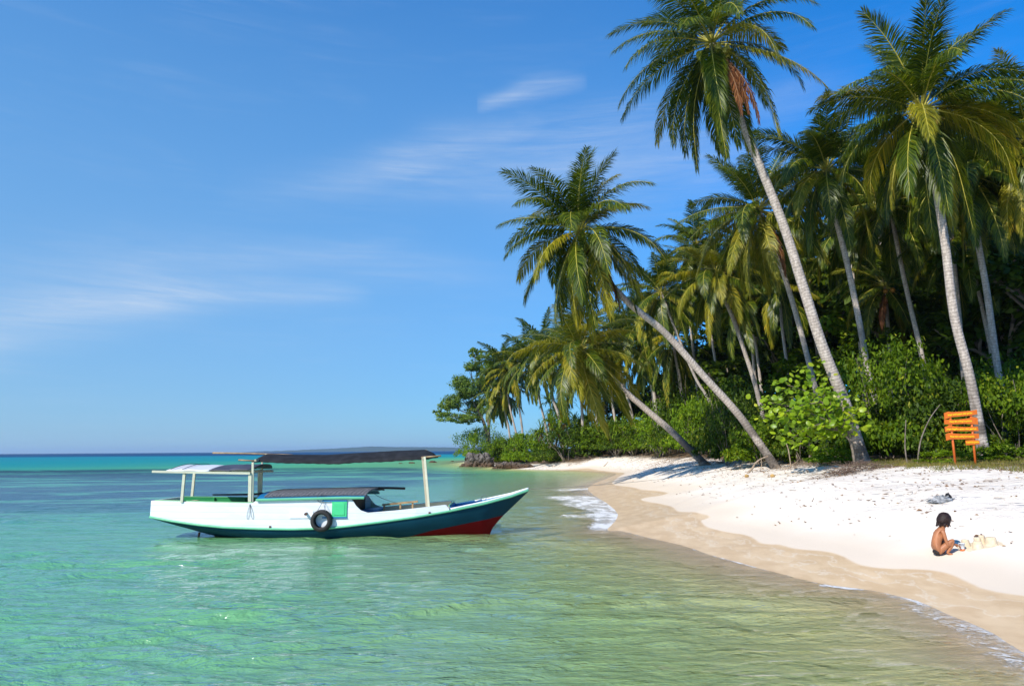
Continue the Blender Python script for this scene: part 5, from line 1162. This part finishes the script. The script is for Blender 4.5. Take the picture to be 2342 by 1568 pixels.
    m_.from_pydata([tuple(p_) for p_ in pv], [(0, 1), (0, 2), (0, 3)], []); m_.materials.append(M_trunks); t_ = link('swim_trunks', m_, r); skin(t_, [.088*k, .076*k, .066*k, .066*k])
def ensure_skin():
    pass
child()
def sand_towers():
    g0 = GR(2153, 1271); s = .00105*(g0-CAM).length/12.0
    data = [(1000, 1190, 95, 95, .12, 'leftmost sand tower, right beside the child\'s pail'), (1090, 1200, 108, 82, -.03, 'frontmost sand tower, smooth and squat'), (1155, 1180, 82, 100, .10, 'narrowest sand tower, at the back'), (1290, 1200, 125, 100, .0, 'widest sand tower, rightmost of the castle'), (1240, 1190, 75, 110, .14, 'sand tower with a dark pebble on top, behind the widest one')]
    for i, (x, y, w_, h, dy, lab) in enumerate(data):
        X = g0.x+(x-600)*s; Y = g0.y+dy; z = T(X, Y); h *= s; w_ *= s; rows = []; rg = random.Random(i)
        for (hh, rr) in ((-.02, .66), (.02, .60), (h*.5, .54), (h*.93, .49), (h, .44), (h*1.0, .0)):
            rows.append([(X+rr*w_*math.cos(a)*(1+.05*noise.noise((math.cos(a)*2, math.sin(a)*2, hh*30+i))), Y+rr*w_*math.sin(a), z+hh+.004*noise.noise((a, hh*20, i))) for a in xs_(0, 2*math.pi, 21)])
        mb = MB(); mb.grid(rows); o = tag(mb.build('sand_tower', M_sandc, smooth=False), lab, 'sand tower', 'towers of the sandcastle')
        if i == 4:
            vs, fs = ico(1); q = MB(); q.add([(X+v[0]*.018, Y+v[1]*.016, z+h+.008+v[2]*.014) for v in vs], fs); q.build('pebble', M_pipe, o, smooth=True)
    # crumbled sand heap around
    mb = MB(); n = 26; rows = []
    for a_ in range(n+1):
        rows.append([]); u = a_/n
        for b_ in range(13):
            v = b_/12; X = g0.x+(850+u*620-600)*s; Y = g0.y-.16+v*.45; e = max(0, math.sin(u*math.pi))**.5*max(0, math.sin(v*math.pi))**.5
            rows[-1].append((X, Y, T(X, Y)-.008+e*(.016+.022*abs(noise.noise((X*14, Y*14, 0))))))
    mb.grid(rows); tag(mb.build('loose_sand', M_sandc, smooth=False), 'crumbled loose sand around the sand towers', 'sand', kind='stuff')
    # pail, lying tilted, pale with an orange rim
    X = g0.x+(880-600)*s; Y = g0.y-.02; z = T(X, Y); pr = root('sand_pail', (X, Y, z), 'small pale plastic pail with orange base at the child\'s hands', 'pail')
    def rev(prof_, m_, nm):
        q = MB(); q.grid([[(X+r_*math.cos(a), Y+r_*math.sin(a), z+h_) for a in xs_(0, 2*math.pi, 19)] for r_, h_ in prof_]); q.build(nm, m_, pr, smooth=True)
    rev([(.035, .03), (.048, .12), (.052, .12), (.052, .127), (.045, .125), (.034, .035), (0, .035)], M_pail, 'pail_body'); rev([(0, 0), (.036, 0), (.038, .03), (.035, .032)], M_pailo, 'pail_base')
sand_towers()

# ------------------------------------------------------------------ beach debris
def twigs(name, spots, label, seed, mat=M_twig, kind='stuff', cat='debris', lr=(.15, .5), rr=(.004, .010), lift=.0, n_=4):
    mb = MB(); rg = random.Random(seed)
    for (x, y, z) in spots:
        a = rg.uniform(-.6, .6) if rg.random() < .6 else rg.uniform(0, 6.28); l = rg.uniform(*lr); r_ = rg.uniform(*rr); d = Vector((math.cos(a), math.sin(a), rg.uniform(-.02, .12+lift))); p0 = Vector((x, y, z+r_)); q = [p0]
        for k in range(3): q.append(q[-1]+d*l/3); d = (d+Vector((rg.uniform(-.35, .35), rg.uniform(-.35, .35), rg.uniform(-.15, .12)))).normalized()
        q = [Vector((v.x, v.y, max(v.z, T(v.x, v.y)+r_*.3 if kind != 'stuff' else v.z))) for v in q]
        mb.tube(q, [r_, r_*.9, r_*.7, r_*.4], n_, cap=False)
    return tag(mb.build(name, mat, smooth=True, fixn=False), label, cat, kind=kind)
def debris():
    rng = np.random.RandomState(3); N = 90000; Y = 9+rng.rand(N)*75; X = rng.rand(N)*22; v = sdist(vegline, X, Y); wq = sdist(wetline, X, Y); k = (wq > .8)
    pr = np.exp(-np.clip(-v, 0, 50)/1.6)+.035+.10*np.exp(-((wq-3.2)/.8)**2)+.10*np.exp(-((wq-4.6-.6*np.sin(Y*.5))/.5)**2)+.10*np.exp(-(((X-10.5)/1.8)**2+((Y-16)/2.0)**2)); k &= (v < 3)&(rng.rand(N) < pr*1.0)&(X < Y*.85)
    clump = vnoise(X, Y, 1.9, 5) > -.15; k &= clump | (rng.rand(N) < .3)
    X, Y = X[k], Y[k]; Z = terr(X, Y)+.012; n = len(X); print('litter', n)
    a = rng.rand(n)*6.28; t = np.stack([np.cos(a), np.sin(a), rng.uniform(-.25, .35, n)], 1); t = unit(t); nr = unit(np.stack([rng.normal(size=n)*.4, rng.normal(size=n)*.4, np.ones(n)], 1)); b = unit(np.cross(nr, t)); s = rng.uniform(.025, .12, (n, 1))*np.where(rng.rand(n, 1) < .12, 1.5, 1)
    P3 = np.stack([X, Y, Z], 1); V = np.stack([P3-t*s*.5, P3+b*s*.22+nr*s*.12, P3+t*s*.5, P3-b*s*.22+nr*s*.12], 1).reshape(-1, 3)
    me = np_mesh('leaf_litter', V, np.arange(n)[:, None]*4+np.array([0, 1, 2, 3]), np.zeros((0, 3), int), M_litter); tag(link('leaf_litter', me), 'scattered brown dry leaves and bits on the upper white sand', 'leaf litter', kind='stuff')
    idx = rng.choice(n, min(n, 1400), False); twigs('twig_litter', [(X[i], Y[i], Z[i]) for i in idx], 'thin dry twigs strewn over the upper beach', 7)
debris()
def grass():
    rng = np.random.RandomState(8); N = 26000; px = rng.uniform(1840, 2400, N); Yb = rng.uniform(15, 29, N); X = (px-1171)/1600*Yb*1.02; v = sdist(vegline, X, Yb); band = np.interp(px, [1840, 1960, 2050, 2200, 2342], [.3, 1.0, 1.3, .9, 1.6])
    k = (v > -band+.7*vnoise(X, Yb, 1.5, 2)) & (v < 3.5) ; X, Y = X[k], Yb[k]; Z = terr(X, Y); n = len(X); a = rng.rand(n)*6.28; h = rng.uniform(.05, .16, n)
    w = np.stack([np.cos(a), np.sin(a), 0*a], 1)*.008; tip = np.stack([rng.normal(size=n)*.05, rng.normal(size=n)*.05, h], 1); P3 = np.stack([X, Y, Z-.005], 1)
    V = np.stack([P3-w, P3+w, P3+tip], 1).reshape(-1, 3); me = np_mesh('beach_grass', V, np.zeros((0, 4), int), np.arange(n)[:, None]*3+np.array([0, 1, 2]), M_grass)
    tag(link('beach_grass', me), 'thin dry grass along the top of the sand by the sign', 'grass', kind='stuff')
grass()
def brush(px, py, W, D_, H, n, label, seed, mat=M_twig, name='brush_pile'):
    c = GR(px, py); rg = random.Random(seed); mb = MB()
    for i in range(n):
        x = c.x+rg.gauss(0, W*.28); y = c.y+rg.gauss(0, D_*.28); u = math.exp(-(((x-c.x)/W*2)**2+((y-c.y)/D_*2)**2)); z = T(x, y)+H*u*rg.random()
        a = rg.uniform(0, 6.28); d = Vector((math.cos(a), math.sin(a), rg.uniform(-.2, .5))).normalized(); l = rg.uniform(.15, .55); q = [Vector((x, y, z+.01)), Vector((x, y, z+.01))+d*l*.5, Vector((x, y, z))+d*l+Vector((0, 0, -.04*l))]
        mb.tube(q, [.007, .005, .002], 3, cap=False)
    return tag(mb.build(name, mat, fixn=False), label, 'brush pile', 'piles of dry brush')
brush(1952, 1080, 1.9, .9, .35, 520, 'grey brown heap of fine dry brush on the sand below the tallest palm', 1, simple('grey_brush', (.17, .115, .085), .9, .1))
brush(1850, 1064, 2.6, .9, .16, 260, 'flat strip of dry branches between the two nearest palm feet', 2)
brush(1660, 1056, 3.5, 1.2, .2, 240, 'dry sticks lying behind the foot of the low leaning palm', 3)
brush(1330, 1058, 3.0, 1.5, .8, 320, 'tangle of dry roots below the largest pandanus', 4)
brush(1240, 1058, 3.4, 1.6, .7, 260, 'dry brush at the sand edge left of the largest pandanus', 5)
brush(1185, 1050, 3.4, 1.6, .9, 240, 'pale dead brush above the small beach rocks', 6)
brush(1470, 1048, 2.5, 1.0, .5, 120, 'few dry stalks right of the grey green pandanus', 7)
# driftwood branch at the strongly leaning palm
def branch(pts, r, label, twg=(), name='driftwood', mat=M_twig):
    q = [GR(*pts[0])]; Y = q[0].y; q = [Vector((q[0].x, Y, q[0].z))]+[P(x, y, Y+dy) for x, y, dy in pts_3(pts[1:])]
    mb = MB(); c = catm(q, 4); mb.tube(c, [r*(1-.5*i/len(c)) for i in range(len(c))], 7)
    for tw in twg:
        qq = [P(x, y, Y+dy) for x, y, dy in pts_3(tw)]; qq = catm(qq, 3); mb.tube(qq, [r*.5*(1-.7*i/len(qq)) for i in range(len(qq))], 5)
    return tag(mb.build(name, mat, smooth=True), label, 'driftwood')
def pts_3(l): return [(p[0], p[1], p[2] if len(p) > 2 else 0) for p in l]
def Z9(x, y): return ((1780+x/8.364)*.9149, (1090+y/8.364)*.9149)
z9 = lambda l: [Z9(a, b) for a, b in l]
branch(z9([(740, 775), (840, 670), (900, 570), (1010, 480), (1180, 410)]), .05, 'forked bare branch propped against the strongly leaning palm\'s foot', [z9([(1030, 490), (1040, 560), (1020, 680), (990, 790)]), z9([(830, 700), (860, 770)])])
branch(z9([(1640, 660), (1640, 560), (1600, 300), (1560, 170), (1510, 60)]), .03, 'thin upright dead stick behind the leaning palm\'s foot', [z9([(1640, 620), (1780, 520), (1800, 470), (1770, 390)])])
branch(z9([(100, 575), (300, 530), (500, 480), (640, 430)]), .05, 'long pale log lying between the two leaning palms')
branch([(1300, 1064), (1322, 1061), (1345, 1057)], .09, 'crooked dark driftwood on the sand under the largest pandanus', [[(1322, 1061), (1330, 1056), (1340, 1050)]], mat=M_bark)
branch([(1380, 1067), (1386, 1061), (1391, 1055)], .05, 'lone brown stick standing out of the pale dune')
# bare stems right of the tallest palm
for i, (pp, lab) in enumerate([([(2075, 1058), (2070, 1020), (2072, 960)], 'thin bare stem behind the grass, left one near the sign'), ([(2098, 1058), (2105, 1010), (2125, 960), (2150, 925)], 'bare forked stem leaning right toward the sign')]):
    b_ = P(pp[0][0], pp[0][1], 24.5); b_.z = T(b_.x, 24.5)-.05; q = [b_]+[P(x, y, 24.5) for x, y in pp[1:]]; mb = MB(); c = catm(q, 4); mb.tube(c, [.03*(1-.6*k/len(c)) for k in range(len(c))], 6); tag(mb.build('bare_stem', M_bark, smooth=True), lab, 'dead stem')
# charred stump
def stump():
    c = GR(2160, 1146); mb = MB(); rg = random.Random(6); r = root('burnt_stump', c, 'low grey burnt stump with charred top on the white sand', 'stump')
    for (m_, nm, x0, x1, h0, sd) in ((M_ash, 'ash_grey_wood', -.30, .26, .17, 1), (M_char, 'charred_top', -.03, .24, .22, 2)):
        mb = MB(); rows = []
        for i in range(22):
            u = i/21; x = x0+(x1-x0)*u; row = []
            for k in range(11):
                v = k/10; yy = (v-.5)*(.34 if sd == 1 else .16); e = max(0, math.sin(math.pi*min(u*1.25, 1)))**.6*max(0, math.sin(math.pi*v))**.7
                zz = -.02+h0*e*(.55+.6*u)+(.05*e*noise.noise((x*16, yy*18, sd)))+.03*e*noise.noise((x*40, yy*40, sd)); row.append((c.x+x, c.y+yy, c.z+zz))
            rows.append(row)
        mb.grid(rows); mb.build(nm, m_, r)
    mb = MB()
    for i in range(36):
        x = rg.uniform(-.3, .35); y = rg.uniform(-.18, .12); a = rg.uniform(2.2, 3.6); p0 = Vector((c.x+x, c.y+y, c.z+rg.uniform(.0, .14)*(1-abs(x)*1.5))); mb.tube([p0, p0+Vector((math.cos(a)*.13, math.sin(a)*.05, -.05))], [.012, .006], 4)
    mb.build('splinters', M_ash, r)
stump()
for i, (px, py, lab) in enumerate([(1708, 1091, 'round tan coconut husk on the open sand, left one of two'), (1767, 1091, 'tan coconut husk with a dark side, right below the leaning palm\'s foot')]):
    c = GR(px, py); mb = MB(); vs, fs = ico(2); mb.add([(c.x+v[0]*.085, c.y+v[1]*.08, c.z+.05+v[2]*.07*(1+.1*noise.noise((v[0]*3, v[1]*3, i)))) for v in vs], fs); tag(mb.build('coconut_husk', M_husk, smooth=True), lab, 'coconut husk', 'coconut husks on the sand')

# ------------------------------------------------------------------ haze
def haze():
    bpy.ops.mesh.primitive_cube_add(size=1); o = bpy.context.object; o.name = 'haze'; o.scale = (18400, 12500, 85); o.location = (0, 6000, 85/2-22); bpy.context.view_layer.update()
    t = NT('haze'); v = t.new('ShaderNodeVolumePrincipled'); v.inputs['Color'].default_value = (.62, .80, 1, 1); v.inputs['Density'].default_value = HAZE; v.inputs['Anisotropy'].default_value = .2
    t.l.new(v.outputs[0], t.out.inputs['Volume']); o.data.materials.append(t.mat); tag(o, 'thin sea air that fades the far island', 'haze', kind='stuff')
HAZE = 0.00011
if HAZE: haze()
sc.cycles.max_bounces = 8; sc.cycles.diffuse_bounces = 3; sc.cycles.glossy_bounces = 3; sc.cycles.transparent_max_bounces = 12; sc.cycles.volume_bounces = 0
